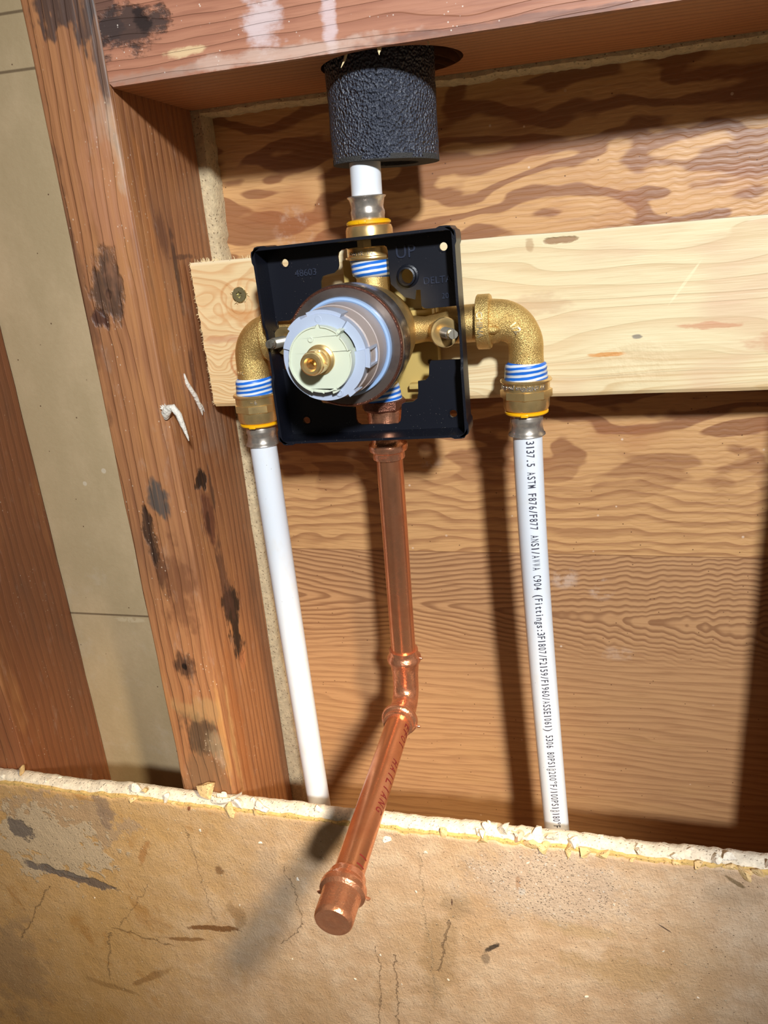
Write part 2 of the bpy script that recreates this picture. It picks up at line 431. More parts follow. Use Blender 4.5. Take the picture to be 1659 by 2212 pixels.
def m_pine():
    g = G('new_pine'); X, Y, Z = g.X, g.Y, g.Z
    # growth rings wrap the big knot by the left end
    k1 = g.blob(X, Z, .9, -5.35, 1.6, 1.3, .98)
    f = (Z+Y*.4)*1.0+g.noise(X*.13, 2.0, Z*.7, 1, 2)*2.2+k1*g.noise(X*1.0, 1.0, Z*1.2, 1, 1)*1.6
    r = (f*2.3).frac(); d = g.ss(r, .35, .95)*(1.0-g.ss(r, .95, 1.0))
    r2 = (f*7.0).frac(); d2 = g.ss(r2, .4, .9)*(1.0-g.ss(r2, .9, 1.0))
    low = g.ss(Z, -5.6, -6.6)
    fib = g.noise(X*.9, Y*14, Z*14, 1, 3, .6)
    left = g.ss(X, 4.0, 1.0)
    c = g.mix(d*.42, (232, 212, 168), (208, 170, 122))
    c = g.mix(left*.35, c, (230, 178, 110))
    c = g.mix(left*d2*.45, c, (204, 138, 78))
    c = g.mix(d2*low*.45, c, (196, 156, 100))
    c = g.mix(g.ss(fib, .5, .75)*.22, c, (196, 160, 112))
    pk = g.noise(X*.35, 1.0, Z*.8, 1, 2); c = g.mix(g.ss(pk, .5, .72)*g.ss(X, 7.5, 10.5)*.5, c, (214, 170, 138))
    w = (g.noise(X*2.0, 0.0, Z*9, 1, 4, .7)-.5)*2.6
    wa = g.noise(X*1.2, 2.0, Z*2.0+3, 1, 3, .6)-.5; wb = g.noise(X*1.2+9, 2.0, Z*2.0, 1, 3, .6)-.5
    def spot(cu, cz, ru, rz, col, k, soft=.5):
        nonlocal c
        dd = (((X-cu+wa*(ru*2.8))*(1/ru))**2.0+((Z-cz+wb*(rz*2.8))*(1/rz))**2.0)+w
        m = (1.0-g.ss(dd, 1-soft, 1+soft)); c = g.mix(m*k, c, col); return m
    a = spot(8.82, -3.66, .3, .07, (150, 106, 66), .85)
    spot(8.2, -3.72, .1, .12, (178, 140, 96), .6)
    spot(9.9, -6.12, .35, .05, (214, 140, 60), .8)
    spot(11.9, -5.6, .5, .07, (200, 130, 90), .6)
    spot(8.3, -4.95, .7, .22, (196, 158, 120), .5, .9)
    spot(13.2, -6.0, .5, .2, (196, 124, 92), .5, .8)
    spot(10.45, -5.75, .1, .05, (120, 110, 100), .8)
    spot(1.4, -4.8, .6, .13, (206, 142, 82), .6, .9)
    spot(1.1, -5.35, 1.0, .10, (186, 124, 92), .55, .9)
    spot(1.4, -5.9, .42, .42, (216, 150, 82), .5, .5)
    ring = (g.blob(X, Z, 1.45, -5.95, .62, .5, .12)-g.blob(X, Z, 1.45, -5.95, .56, .44, .12)).max(0.0)
    c = g.mix(ring*.7, c, (186, 112, 60))
    ring = (g.blob(X, Z, 1.45, -4.35, .62, .42, .12)-g.blob(X, Z, 1.45, -4.35, .56, .37, .12)).max(0.0)
    c = g.mix(ring*.6, c, (200, 134, 74))
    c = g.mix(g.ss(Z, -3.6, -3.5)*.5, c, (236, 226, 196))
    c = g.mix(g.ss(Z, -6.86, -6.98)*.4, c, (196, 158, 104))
    dent = g.noise(X*3.2, 0.0, Z*3.2, 1, 3, .6)*g.blob(X, Z, 10.5, -6.35, .8, .5, .8)
    scr = g.blob(X*.82+Z*-.57, X*.57+Z*.82, 11.4*.82+4.7*.57, 11.4*.57-4.7*.82, .03, .5, .4)
    c = g.mix(scr*.7, c, (246, 224, 180))
    return g.done(c, .5, fib*.4-d*.2+dent*1.5+a*-1, .02)

def m_tan():
    g = G('tan_board'); X, Z = g.X, g.Z
    n = g.noise(X*.6, g.Y, Z*.35, 1, 3, .6); f = g.noise(X*9, g.Y, Z*9, 1, 3, .6)
    c = g.mix(g.ss(n, .35, .7), (182, 160, 122), (196, 172, 134))
    c = g.mix(f*.25, c, (150, 120, 80))
    fl, _ = g.vor(X, 0.0, Z, 2.1); c = g.mix(g.ss(fl, .06, .035)*.9, c, (90, 60, 36))
    for zz, a in ((-14.1, .0), (1.35, -.02), (2.6, -.02)):
        s_ = (Z-zz-X*a); m = 1.0-g.ss(s_.abs(), .015, .05); c = g.mix(m*.75, c, (84, 62, 38))
    m = g.blob(X, Z, -4.8, -14.25, .55, .09, .6)*g.ss(f, .4, .5); c = g.mix(m*.6, c, (206, 186, 150))
    hz = g.noise(X*.8, 3.0, Z*.8, 1, 4, .7)*g.ss(Z, -9, -12)
    c = g.mix(g.ss(hz, .52, .75)*.35, c, (196, 180, 156))
    for cx, cz, r in ((-3.9, -2.75, .1), (-5.35, -9.6, .07), (-4.6, -9.2, .08)):
        c = g.mix(g.blob(X, Z, cx, cz, r, r, .4)*.6, c, (104, 78, 52) if r > .09 else (214, 200, 176))
    return g.done(c, .7, f*.6+g.ss((Z+14.1).abs(), .0, .05)*.8, .012)

def m_gyp(name, col=(206, 186, 150), pit=1.0):
    g = G(name); X, Y, Z = g.X, g.Y, g.Z
    n = g.noise(X, Y, Z, 6, 5, .7); v, _ = g.vor(X, Y, Z, 11)
    c = g.mix(g.ss(n, .4, .65), col, tuple(min(255, int(k*1.12)) for k in col))
    c = g.mix(g.ss(v, .2, .1)*.45*pit, c, (130, 108, 80))
    return g.done(c, .85, n*1.2+g.ss(v, .1, .3)*.6, .03)

def m_panel():
    g = G('scarred_drywall_face'); X, Y, Z = g.X, g.Y, g.Z
    n1 = g.noise(X*.28, 0.0, Z*.28, 1, 3, .6); n2 = g.noise(X*1.1, 1.0, Z*1.1, 1, 5, .65)
    n3 = g.noise(X*14, 1.0, Z*14, 1, 5, .75); wob = (g.noise(X*1.4, 7.0, Z*1.4, 1, 6, .72)-.5)*1.5
    c = g.mix(g.ss(n2, .38, .66), (214, 178, 142), (230, 200, 168))
    c = g.mix(g.ss(n1, .45, .62)*.4, c, (198, 158, 110))
    wa = g.noise(X*1.3, 12.0, Z*1.3, 1, 4, .65)-.5; wb = g.noise(X*1.3, 15.0, Z*1.3, 1, 4, .65)-.5
    # yellow glue field at the lower left
    yl = g.ss(X*.62+Z*-.25+wob*3.0, 6.9, 2.6)
    c = g.mix(yl*.6, c, (208, 160, 84))
    st = g.noise(X*.8+Z*.25, 3.0, Z*.7, 1, 4, .7, .6)
    c = g.mix(g.ss(st, .56, .68)*yl*.5, c, (182, 124, 50))
    def spot(cu, cz, ru, rz, col, k, soft=.5, ww=2.2, rot=0):
        nonlocal c
        a, b = math.cos(rot), math.sin(rot)
        u = (X-cu)*a+(Z-cz)*b+wa*(ru*2.6); v_ = (X-cu)*-b+(Z-cz)*a+wb*(rz*3.4)
        d = ((u*(1/ru))**2.0+(v_*(1/rz))**2.0)+wob*ww
        m = (1.0-g.ss(d, 1-soft, 1+soft)); c = g.mix(m*k, c, col); return m
    # torn cement patch, upper left
    spot(-5.6, -18.9, 2.1, 1.0, (188, 156, 122), .8, .15, 2)
    cem = spot(-6.3, -19.8, 2.1, 1.35, (206, 182, 150), .95, .12, 2)
    pit, _ = g.vor(X, 0.0, Z, 7); c = g.mix(cem*g.ss(pit, .17, .1)*.8, c, (84, 66, 52))
    spot(-4.05, -18.35, .3, .5, (146, 120, 100), .7, .3)
    gr = spot(-7.2, -19.4, .35, .5, (98, 88, 86), .8, .3, 3, .5)
    gr2 = spot(-6.0, -21.05, 1.5, .16, (92, 84, 86), .8, .35, 2.2, -.2)
    # brown scars and stains
    spot(-3.05, -19.7, .12, .6, (176, 112, 48), .55, .6, 2, -.5)
    spot(-.65, -20.0, .14, .14, (134, 94, 54), .8, .6)
    spot(-1.25, -22.3, 1.0, .11, (128, 80, 30), .9, .4, 1.6, .16)
    spot(-2.4, -22.95, .7, .08, (138, 90, 36), .75, .5, 1.6, .1)
    spot(-.35, -21.6, .25, .4, (142, 104, 60), .5, .7)
    spot(-3.9, -24.9, .9, .12, (150, 104, 50), .6, .6, 2, .6)
    spot(-5.6, -25.6, .8, .1, (150, 110, 58), .5, .6, 2, -.2)
    spot(-9.4, -25.5, 1.5, 2.2, (168, 138, 108), .6, .8)
    spot(.9, -19.9, .5, 1.0, (180, 160, 140), .35, .9)
    spot(5.6, -22.0, .5, 2.2, (176, 140, 96), .55, .8, 2, -.2)
    spot(6.2, -20.0, .4, .5, (164, 136, 104), .4, .8)
    bs = spot(7.15, -21.35, .3, .07, (66, 54, 44), .95, .5, 1.2, .7)
    spot(6.95, -21.8, .12, .2, (120, 100, 80), .6, .6)
    spot(10.3, -21.5, 1.3, .5, (196, 160, 112), .55, .7)
    spot(9.3, -20.3, .9, .22, (196, 166, 118), .4, .7)
    spot(12.8, -18.6, .6, .3, (186, 160, 132), .4, .8)
    spot(12.9, -18.15, .22, .06, (120, 96, 60), .8, .4, 1, -.6)
    spot(11.4, -19.85, .22, .02, (76, 54, 46), .9, .5, .2, -.55)
    spot(-1.2, -17.75, .05, .14, (128, 66, 30), .9, .4, 1, -.3)
    spot(7.85, -19.0, .06, .22, (170, 112, 40), .9, .4, 1)
    spot(7.95, -19.25, .1, .12, (214, 206, 196), .8, .5, 1)
    spot(6.1, -19.95, .02, .12, (84, 50, 36), .9, .4, .3)
    # grey speckled mortar field under the broken edge on the right
    mort = (1.0-g.ss(((X-8.6)*(1/2.3))**2.0+((Z+19.0)*(1/1.25))**2.0+wob*2.2, .35, 1.3))
    c = g.mix(mort*.4, c, (206, 190, 176))
    sp, _ = g.vor(X, 0.0, Z, 13); sp2, _ = g.vor(X+4.4, 0.0, Z+2.2, 8.5)
    spd = (g.ss(sp, .26, .16)*g.ss(n3, .44, .54)).max(g.ss(sp2, .2, .12)*g.ss(n2, .4, .55))
    c = g.mix(mort*spd*.7, c, (112, 96, 84))
    sp3, _ = g.vor(X+9.4, 0.0, Z+1.2, 6.5); spl = g.ss(sp3, .2, .13); c = g.mix(mort*spl*.8, c, (232, 222, 210))
    # scored hairlines
    def line(x0, z0, x1, z1, wd=.013, k=.6, col=(112, 84, 58)):
        nonlocal c
        L_ = math.hypot(x1-x0, z1-z0); dx, dz = (x1-x0)/L_, (z1-z0)/L_
        t = (X-x0)*dx+(Z-z0)*dz; s_ = (X-x0)*-dz+(Z-z0)*dx+wob*.45
        m = (1.0-g.ss(s_.abs(), wd*.5, wd*1.3))*g.ss(t, -.02, .05)*(1.0-g.ss(t, L_-.05, L_+.02)); c = g.mix(m*k, c, col); return m
    ll = line(3.9, -22.0, 3.55, -27.5)+line(4.35, -22.2, 4.25, -27.0, .018)+line(1.4, -19.5, 1.75, -21.6, .012, .4)+line(1.75, -21.6, .9, -22.5, .015, .6)
    ll = ll+line(-1.5, -18.6, -1.1, -22.1, .01, .4)+line(5.3, -18.4, 5.45, -24.0, .015, .45, (232, 200, 160))+line(-6.8, -21.6, -8.6, -24.2, .02, .5)
    ll = ll+line(-3.1, -20.9, -4.6, -22.9, .01, .3)+line(-4.9, -23.0, -2.7, -23.3, .025, .6, (140, 100, 50))+line(6.0, -20.6, 5.6, -22.6, .03, .5)+line(-5.0, -23.2, -5.5, -25.4, .02, .4)
    # specks everywhere, pale crumbs
    v1, _ = g.vor(X, 0.0, Z, 5.0); dk = g.ss(v1, .085, .05); c = g.mix(dk*.8, c, (92, 66, 46))
    v2, _ = g.vor(X+3.7, 0.0, Z+1.1, 4.2); lt = g.ss(v2, .10, .07); c = g.mix(lt*.85, c, (240, 220, 188))
    v3, _ = g.vor(X+5.7, 0.0, Z+2.1, 11.0); lt3 = g.ss(v3, .15, .08)*g.ss(n2, .45, .6); c = g.mix(lt3*.6, c, (236, 214, 180))
    v4, _ = g.vor(X+1.7, 0.0, Z+6.1, 14.0); dk4 = g.ss(v4, .17, .09)*g.ss(n2, .46, .58); c = g.mix(dk4*.6, c, (120, 90, 64))
    br = g.noise(X*16+Z*5, 0.0, Z*2.5-X, 1, 3, .6)
    c = g.mix(g.ss(br, .52, .75)*.18, c, (150, 112, 70))
    hgt = n3*1.1+n2*3.0+lt*.8+lt3*.6-dk*.8-ll*1.2-gr*.8-gr2*.8+mort*spd*-.7+cem*.5+br*.5-bs*.3
    return g.done(c, .8, hgt, .035)

def m_plain(name, col, rough=.5, metal=0, n=0, nscale=60, **kw):
    g = G(name)
    if n:
        h = g.noise(g.X, g.Y, g.Z, nscale, 3, .6)
        return g.done(col, rough, h, n, metal=metal, **kw)
    return g.done(col, rough, metal=metal, **kw)

def m_metal(name, col, dark, rough, bump=0, bscale=40, var=.5, vscale=3, mt=.82):
    g = G(name)
    v = g.noise(g.X, g.Y, g.Z, vscale, 4, .6)
    c = g.mix(g.ss(v, .42, .72)*var, col, dark)
    r = (v*.3+(rough-.12)).max(.04)
    h = g.noise(g.X, g.Y, g.Z, bscale, 2, .5)
    return g.done(c, r, h if bump else None, bump or .001, metal=mt)

M_STUD = m_stud('old_fir_stud', main=True)
M_STUD2 = m_stud('old_fir_stud_dark', (146, 90, 56), seed=4.7)
M_HEAD = m_header(); M_PLY = m_plywood(); M_PINE = m_pine(); M_TAN = m_tan()
M_GYP = m_gyp('old_gypsum_edge', (196, 176, 140)); M_CORE = m_gyp('white_gypsum_core', (226, 212, 190), .3)
M_CRUST = m_gyp('yellowed_crust', (206, 172, 108), .8); M_PANEL = m_panel()
M_CHIPW = m_gyp('white_plaster', (236, 222, 204), .2); M_CHIPY = m_gyp('cream_plaster', (222, 188, 134), .4)
g = G('black_foam'); _v, _ = g.vor(g.X, g.Y, g.Z*.85, 23, 'SMOOTH_F1'); _n = g.noise(g.X, g.Y, g.Z, 9, 4, .6)
M_FOAM = g.done((62, 66, 78), .36, _v*1.0+_n*.8, .10, spec=.8)
M_FOAMCUT = m_plain('cut_foam', (64, 62, 60), .9, 0, .05, 30)
M_FOAMIN = m_plain('foam_bore', (30, 28, 28), .95)
g = G('white_pex'); _n = g.noise(g.X*2, g.Y*2, g.Z, 2, 3); _d, _ = g.vor(g.X, g.Y, g.Z, 4)
M_PEX = g.done(g.mix(g.ss(_d, .05, .03)*.5, g.mix(g.ss(_n, .5, .8)*.25, (232, 236, 242), (226, 214, 190)), (120, 110, 100)), .33, sss=.15)
M_BRASS = m_metal('cast_brass', (226, 190, 118), (190, 150, 84), .38, .022, 48)
M_BRASSL = m_metal('bright_brass', (255, 232, 180), (240, 205, 140), .3)
M_BRASSP = m_metal('machined_brass', (232, 198, 136), (204, 164, 100), .26)
M_BRONZE = m_metal('valve_body_brass', (206, 170, 106), (160, 126, 72), .36, .01, 60)
M_BONNET = m_metal('smoked_chrome', (150, 136, 128), (104, 92, 88), .22, 0, 40, .6, 2)
M_STEEL = m_metal('stainless_sleeve', (214, 204, 192), (150, 136, 120), .25, 0, 40, .5, 5)
M_SCREW = m_metal('screw_steel', (190, 184, 170), (130, 120, 104), .3)
M_ZINC = m_metal('yellow_zinc', (176, 166, 122), (120, 110, 76), .36)
M_COPPER = m_metal('copper', (228, 156, 114), (196, 116, 78), .25, 0, 40, .5, 1.5, .88)
M_COPPERF = m_metal('copper_fitting', (232, 164, 128), (200, 124, 90), .24, .008, 18, .5, 4, .88)
M_COPPERD = m_metal('dull_copper_hex', (130, 84, 66), (96, 60, 48), .42, .02, 30)
M_BLACK = m_plain('black_plastic', (17, 19, 28), .36, 0, .004, 30, spec=.45)
g = G('dusty_black_plastic'); _v, _ = g.vor(g.X, g.Y, g.Z, 16); _n = g.noise(g.X, g.Y, g.Z, 2.2, 3)
_near = g.ss((g.Z+7.25).abs(), .42, .1)
_m = g.ss(_v, .11, .05)*(g.ss(_n, .52, .62)*.7+_near).min(1.0)
M_BLACKD = g.done(g.mix(_m*.8, (17, 19, 28), (170, 160, 150)), .36, _m, .01, spec=.45)
M_BLACKT = m_plain('black_plastic_painted_glint', (46, 51, 66), .25, spec=.8)  # same black plastic, lightened: glints on the lettering put into the colour
M_YEL = m_plain('yellow_ring_plastic', (246, 182, 16), .35)
M_GREY = m_plain('grey_cartridge_plastic', (176, 186, 206), .36, sss=.1)
M_TAUPE = m_plain('taupe_sleeve_plastic', (176, 162, 156), .36, 0, .004, 40)
M_BLUEG = m_plain('pale_blue_seal', (150, 178, 216), .32)
M_CREAM = m_plain('cream_nylon', (212, 218, 196), .34, sss=.25)
M_TANP = m_plain('tan_bracket_plastic', (196, 168, 98), .42, sss=.1)
M_DARK = m_plain('painted_gap_shade', (34, 30, 30), .6)  # near-black colour standing in for shade between cartridge parts
M_INK = m_plain('dark_ink', (62, 60, 74), .6)
M_RED = m_plain('red_marker', (104, 22, 20), .6)
M_CAULK = m_plain('white_caulk', (232, 224, 210), .4, 0, .05, 10)
M_FIB = m_plain('wood_fibre', (238, 214, 164), .7)
g = G('blue_white_tape'); _s = (g.Z*9.5-g.X*.9+g.noise(g.X*1.5, g.Y*1.5, g.Z*3, 1, 3, .6)*.5).frac()
M_TAPE = g.done(g.mix(g.ss(_s, .38, .46)*(1.0-g.ss(_s, .92, .98)), (226, 232, 240), (30, 112, 216)), .4, _s, .02)

# ================================================================== THE SETTING
def struct(name, bm, m, smooth=None):
    o = obj(name, bm, m, smooth=smooth); o['kind'] = 'structure'; return o

bm = bmesh.new(); box(bm, -16, 24, 4.1, 4.85, -30, 6); struct('wall_back', bm, M_PLY)
bm = bmesh.new(); box(bm, -16, -1.675, 3.5, 4.09, -30, 8); struct('wall_left', bm, M_TAN)

# lower drywall: gypsum core with a broken top edge and a paper face, cut away to open the bay
def edge_z(x): return -17.62+.07*nv(x*.5, 3)+.04*nv(x*2.3, 5)+(.03+.03*max(0, min(1, (x-5)/3)))*nv(x*7, 1)
bm = bmesh.new(); xs = [-20+.11*i for i in range(int(42/.11))]
cols = []
for x in xs:
    zt = edge_z(x); yb = -.02; yf = -.46
    sec = [(yf, -36), (yf, zt-.22), (yf+.02+.02*nv(x*5), zt-.06), (yf+.1, zt+.02*nv(x*9)), ((yf+yb)/2, zt+.05+.03*nv(x*6, 2)), (yb-.08, zt+.04), (yb, zt-.05), (yb, -36)]
    cols.append([bm.verts.new((x, a, b)) for a, b in sec])
for a, b in zip(cols, cols[1:]):
    for k in range(len(a)): bm.faces.new((a[k], a[(k+1) % len(a)], b[(k+1) % len(a)], b[k]))
bm.faces.new(cols[0]); bm.faces.new(cols[-1][::-1])
struct('trim_1', bm, M_CORE, 50)
bm = bmesh.new(); cols = []
for x in xs:                       # crumbling yellowed paper and glue layer between core and face
    zt = edge_z(x)-.1+.05*nv(x*3.1, 9)+.05*abs(nv(x*11, 4))
    sec = [(-.462, -30), (-.462, zt), (-.52-.03*nv(x*6, 6), zt-.03), (-.515, zt-.2), (-.505, -30)]
    cols.append([bm.verts.new((x, a, b)) for a, b in sec])
for a, b in zip(cols, cols[1:]):
    for k in range(len(a)): bm.faces.new((a[k], a[(k+1) % len(a)], b[(k+1) % len(a)], b[k]))
bm.faces.new(cols[0]); bm.faces.new(cols[-1][::-1])
struct('trim_2', bm, M_CRUST, 40)
bm = bmesh.new(); cols = []
zr = [0, .04, .1, .3, .6, 1, 1.5]+[2+.5*i for i in range(26)]
for x in xs:
    zt = edge_z(x)-.18+.09*nv(x*1.3, 11)+.05*nv(x*6, 12); col = []
    for dz in zr:
        z = zt-dz; yy = -.535+.02*nv(x*.6, z*.6)+.008*nv(x*3, z*3)-(.012 if dz else -.02)
        col.append(bm.verts.new((x, yy, z)))
    col.append(bm.verts.new((x, -.506, zt-zr[-1]))); col.append(bm.verts.new((x, -.506, zt)))
    cols.append(col)
for a, b in zip(cols, cols[1:]):
    for k in range(len(a)): bm.faces.new((a[k], a[(k+1) % len(a)], b[(k+1) % len(a)], b[k]))
bm.faces.new(cols[0]); bm.faces.new(cols[-1][::-1])
struct('wall_front', bm, M_PANEL, 60)

# gypsum strips showing past the stud and under the blocking
bm = bmesh.new(); rs = []
zz = [1.5, .8, .0]+[-.35-.16*i for i in range(146)]
for z in zz:
    wd = .27+.05*nv(z*.9, 2)+.03*nv(z*4, 7)
    if z < -3.0: wd -= .08*math.exp(-((z+3.0)/.3)**2)
    if z < -15.6: wd += .18*min(1, (-15.6-z)/1.2)*(.7+.5*nv(z*1.2, 6))
    y1 = 3.52+.03*nv(z*3, 3)
    rs.append([Vector((-.2, 3.51, z)), Vector((wd-.06, y1, z)), Vector((wd, y1+.08, z)), Vector((wd+.02*nv(z*5, 8), 4.1, z)), Vector((-.2, 4.1, z))])
rings(bm, rs); struct('trim_3', bm, M_GYP, 50)
bm = bmesh.new(); rs = []
for i in range(140):
    x = .2+.115*i; zb = -.13-.05*nv(x*.8, 4)-.035*nv(x*3.7, 6)
    rs.append([Vector((x, 3.51, .5)), Vector((x, 3.53, zb+.05)), Vector((x, 3.6, zb)), Vector((x, 4.1, zb-.02*nv(x*6, 2))), Vector((x, 4.1, .5))])
rings(bm, rs); struct('trim_4', bm, M_GYP, 50)

# ================================================================== FRAMING
def post(bm, x0, x1, y0, y1, z0, z1, seed=0, r=.07, n=60):
    rs = []
    for i in range(n+1):
        z = z0+(z1-z0)*i/n; j = lambda k: .025*nv(z*.7, k+seed)+.012*nv(z*3, k+seed+20)
        p = []
        for cx, cy, a in ((x1-r, y1-r, 0), (x0+r, y1-r, PI/2), (x0+r, y0+r, PI), (x1-r, y0+r, 1.5*PI)):
            for k in range(4):
                t = a+PI/2*k/3; p.append(Vector((cx+r*math.cos(t)+j(cx), cy+r*math.sin(t)+j(cy+9)*.4, z)))
        rs.append(p)
    rings(bm, rs)
t = thing('wall_stud', 'weathered red-brown wall stud with black knots, left of the valve, running full height', 'stud', (-.83, 1.75, -30))
bm = bmesh.new(); post(bm, -1.67, 0, 0, 3.5, -30, 7, 1); obj('timber', bm, M_STUD, t, smooth=35)
t = thing('wall_stud', 'dark stud at the far left edge, beyond the tan board', 'stud', (-7.7, 1.75, -30))
bm = bmesh.new(); post(bm, -8.6, -6.96, 0, 3.49, -30, 7, 2); obj('timber', bm, M_STUD2, t, smooth=35)
t = thing('wall_stud', 'shadowed stud at the right edge, closing the pipe bay', 'stud', (15.5, 1.75, -30))
bm = bmesh.new(); post(bm, 14.85, 16.3, 0, 4.08, -30, 7, 3); obj('timber', bm, M_STUD2, t, smooth=35)

# horizontal blocking with the pipe hole
t = thing('header_block', 'horizontal old timber with knot and drilled hole, across the top between the studs', 'beam', (7, 1.75, 0))
bm = bmesh.new()
outl = [(.01, 0.0)]+[(x, .015*nv(x*.9, 5)) for x in [.3+.3*i for i in range(47)]]+[(14.7, 0), (14.7, 3.5), (.01, 3.5)]
hole = [(5.54+1.45*math.cos(a)*(1+.006*nv(a*4)), 1.56+1.45*math.sin(a)) for a in [2*PI*k/64 for k in range(64)]]
plate(bm, [outl, hole], 0, 3.5, lambda u, v, h: Vector((u, v, h)))
bm.edges.ensure_lookup_table()
es = [e for e in bm.edges if all(v.co.z < 1e-4 and v.co.y < .05 for v in e.verts)]
bmesh.ops.bevel(bm, geom=es, offset=.07, segments=3, affect='EDGES')
obj('timber', bm, M_HEAD, t, smooth=30)
bm = bmesh.new()
for (x, y, dx, dz) in ((4.95, .3, -.12, -.2), (5.62, .12, .02, -.12), (6.55, .2, .02, -.06), (5.66, .13, -.02, -.09)):
    bm = bmesh.new(); tube(bm, [(x, y, .03), (x+dx*.4, y, dz*.4), (x+dx, y-.03, dz)], [.03, .022, .006], 6); obj('splinter', bm, M_FIB, t)

# new pine backing board with sawn, fuzzy left end
t = thing('backing_board', 'pale new pine board screwed across the bay behind the valve', 'board', (7, 2.6, -7.02))
bm = bmesh.new()
jag = [.018*random.uniform(-1, 1) for _ in range(44)]
zs = [-3.5-3.52*(i+.0)/43 for i in range(44)]
xs2 = [0]+[.35+.29*i for i in range(51)]
rs = []
for j, x in enumerate(xs2):
    tp = .018*nv(x*.6, 3)+.006*nv(x*5, 3); bt = .014*nv(x*.6, 7)
    fr = []
    for i, z in enumerate(zs):
        e = min(z-zs[-1], zs[0]-z); yy = 1.9+(0 if e > .06 else .05*(1-e/.06)**2)
        zz_ = z+(tp if i < 10 else 0)*(1-i/10)+(bt if i > 33 else 0)*((i-33)/10)
        fr.append(Vector(((.16+.07*i/43+jag[i]) if j == 0 else x, yy+.004*nv(x, z), zz_)))
    fr += [Vector((fr[-1].x, 3.4, zs[-1]+bt)), Vector((fr[0].x, 3.4, zs[0]+tp))]
    rs.append(fr)
rings(bm, rs)
obj('timber', bm, M_PINE, t, smooth=30)
bm = bmesh.new()
for i in range(190):
    if i < 130:
        z = -3.5-3.5*random.random(); x = .17+.07*(-3.5-z)/3.5; y = random.uniform(1.88, 1.96)
        d = (random.uniform(-.07, -.015), random.uniform(-.03, .01), random.uniform(-.05, .03))
    else:
        x = random.choice([random.gauss(.55, .14), random.gauss(.75, .1), random.uniform(.2, 2.6)]); z = -3.5; y = random.uniform(1.9, 2.2)
        d = (random.uniform(-.04, .03), random.uniform(-.03, .02), random.uniform(.02, .11))
    r = random.uniform(.004, .011)
    tube(bm, [(x, y, z), (x+d[0]*.5+.008, y+d[1]*.5, z+d[2]*.6), (x+d[0], y+d[1], z+d[2])], [r, r*.8, r*.2], 4)
f_ = obj('sawn_fibres', bm, M_FIB, t); f_['kind'] = 'stuff'

t = thing('deck_screw', 'star-drive screw head sunk in the pale pine board', 'screw', (1.35, 1.9, -4.31))
bm = bmesh.new(); o = (1.35, 1.95, -4.31)
star = [((.085 if k % 2 else .055)*math.cos(PI*k/6), (.085 if k % 2 else .055)*math.sin(PI*k/6)) for k in range(12)]
plate(bm, [circ(0, 0, .165, 36), star], 1.845, 1.9, lambda u, v, h: Vector((1.35+u, h, -4.31+v)))
lathe(bm, [(0, .165), (.12, .1), (1.2, .07), (1.3, .01)], (1.35, 1.9, -4.31), (0, 1, 0), 24)
lathe(bm, [(-.025, .175), (-.01, .182), (.02, .178)], (1.35, 1.87, -4.31), (0, 1, 0), 36, c0=False, c1=False)
obj('head', bm, M_ZINC, t, smooth=30)
bm = bmesh.new()
for k in range(14):
    a = random.uniform(0, 2*PI); r0 = .18
    p = Vector((1.35+r0*math.cos(a), 1.9, -4.31+r0*math.sin(a)))
    tube(bm, [p, p+Vector((random.uniform(-.05, .05), -.04, random.uniform(-.05, .05))), p+Vector((random.uniform(-.09, .09), -.03, random.uniform(-.09, .09)))], [.018, .012, .003], 5)
obj('raised_fibre', bm, M_FIB, t)

# ================================================================== PIPES AND FITTINGS
# foam sleeve round the riser
FX, FY = 5.20, 1.72
t = thing('pipe_insulation', 'thick black foam pipe sleeve hanging from the hole in the top timber', 'pipe insulation', (FX, FY, -1.85))
bm = bmesh.new(); rs = []; ri = []
for i in range(40):
    z = 2.2-(2.2+1.80)*i/39
    cx = FX+.04-.0*z
    rs.append([Vector((cx+math.cos(a)*(1.135+.012*nv(a*2, z*2)+.012*nv(math.cos(a)*6, math.sin(a)*6, z*5)), FY+math.sin(a)*(1.135+.012*nv(a*2, z*2)), z-(.035*math.cos(a) if i == 39 else 0))) for a in [2*PI*k/72 for k in range(72)]])
rings(bm, rs, False, False); obj('sleeve', bm, M_FOAM, t, smooth=60)
bm = bmesh.new(); n = 72
A = [(FX+.04+math.cos(2*PI*k/n)*1.135, FY+math.sin(2*PI*k/n)*1.135) for k in range(n)]
B = [(FX+.14+math.cos(2*PI*k/n)*.58, FY+.08+math.sin(2*PI*k/n)*.52) for k in range(n)]
plate(bm, [A, B], -1.82, -1.72, lambda u, v, h: Vector((u, v, h-.035*(u-FX)/1.1)))
obj('cut_end', bm, M_FOAMCUT, t, label='dull grey cut end of the foam', smooth=30)
bm = bmesh.new(); lathe(bm, [(-1.75, .585), (2.2, .585)], (FX+.14, FY+.06, 0), (0, 0, 1), 48, c0=False, c1=False)
obj('bore', bm, M_FOAMIN, t, smooth=60)

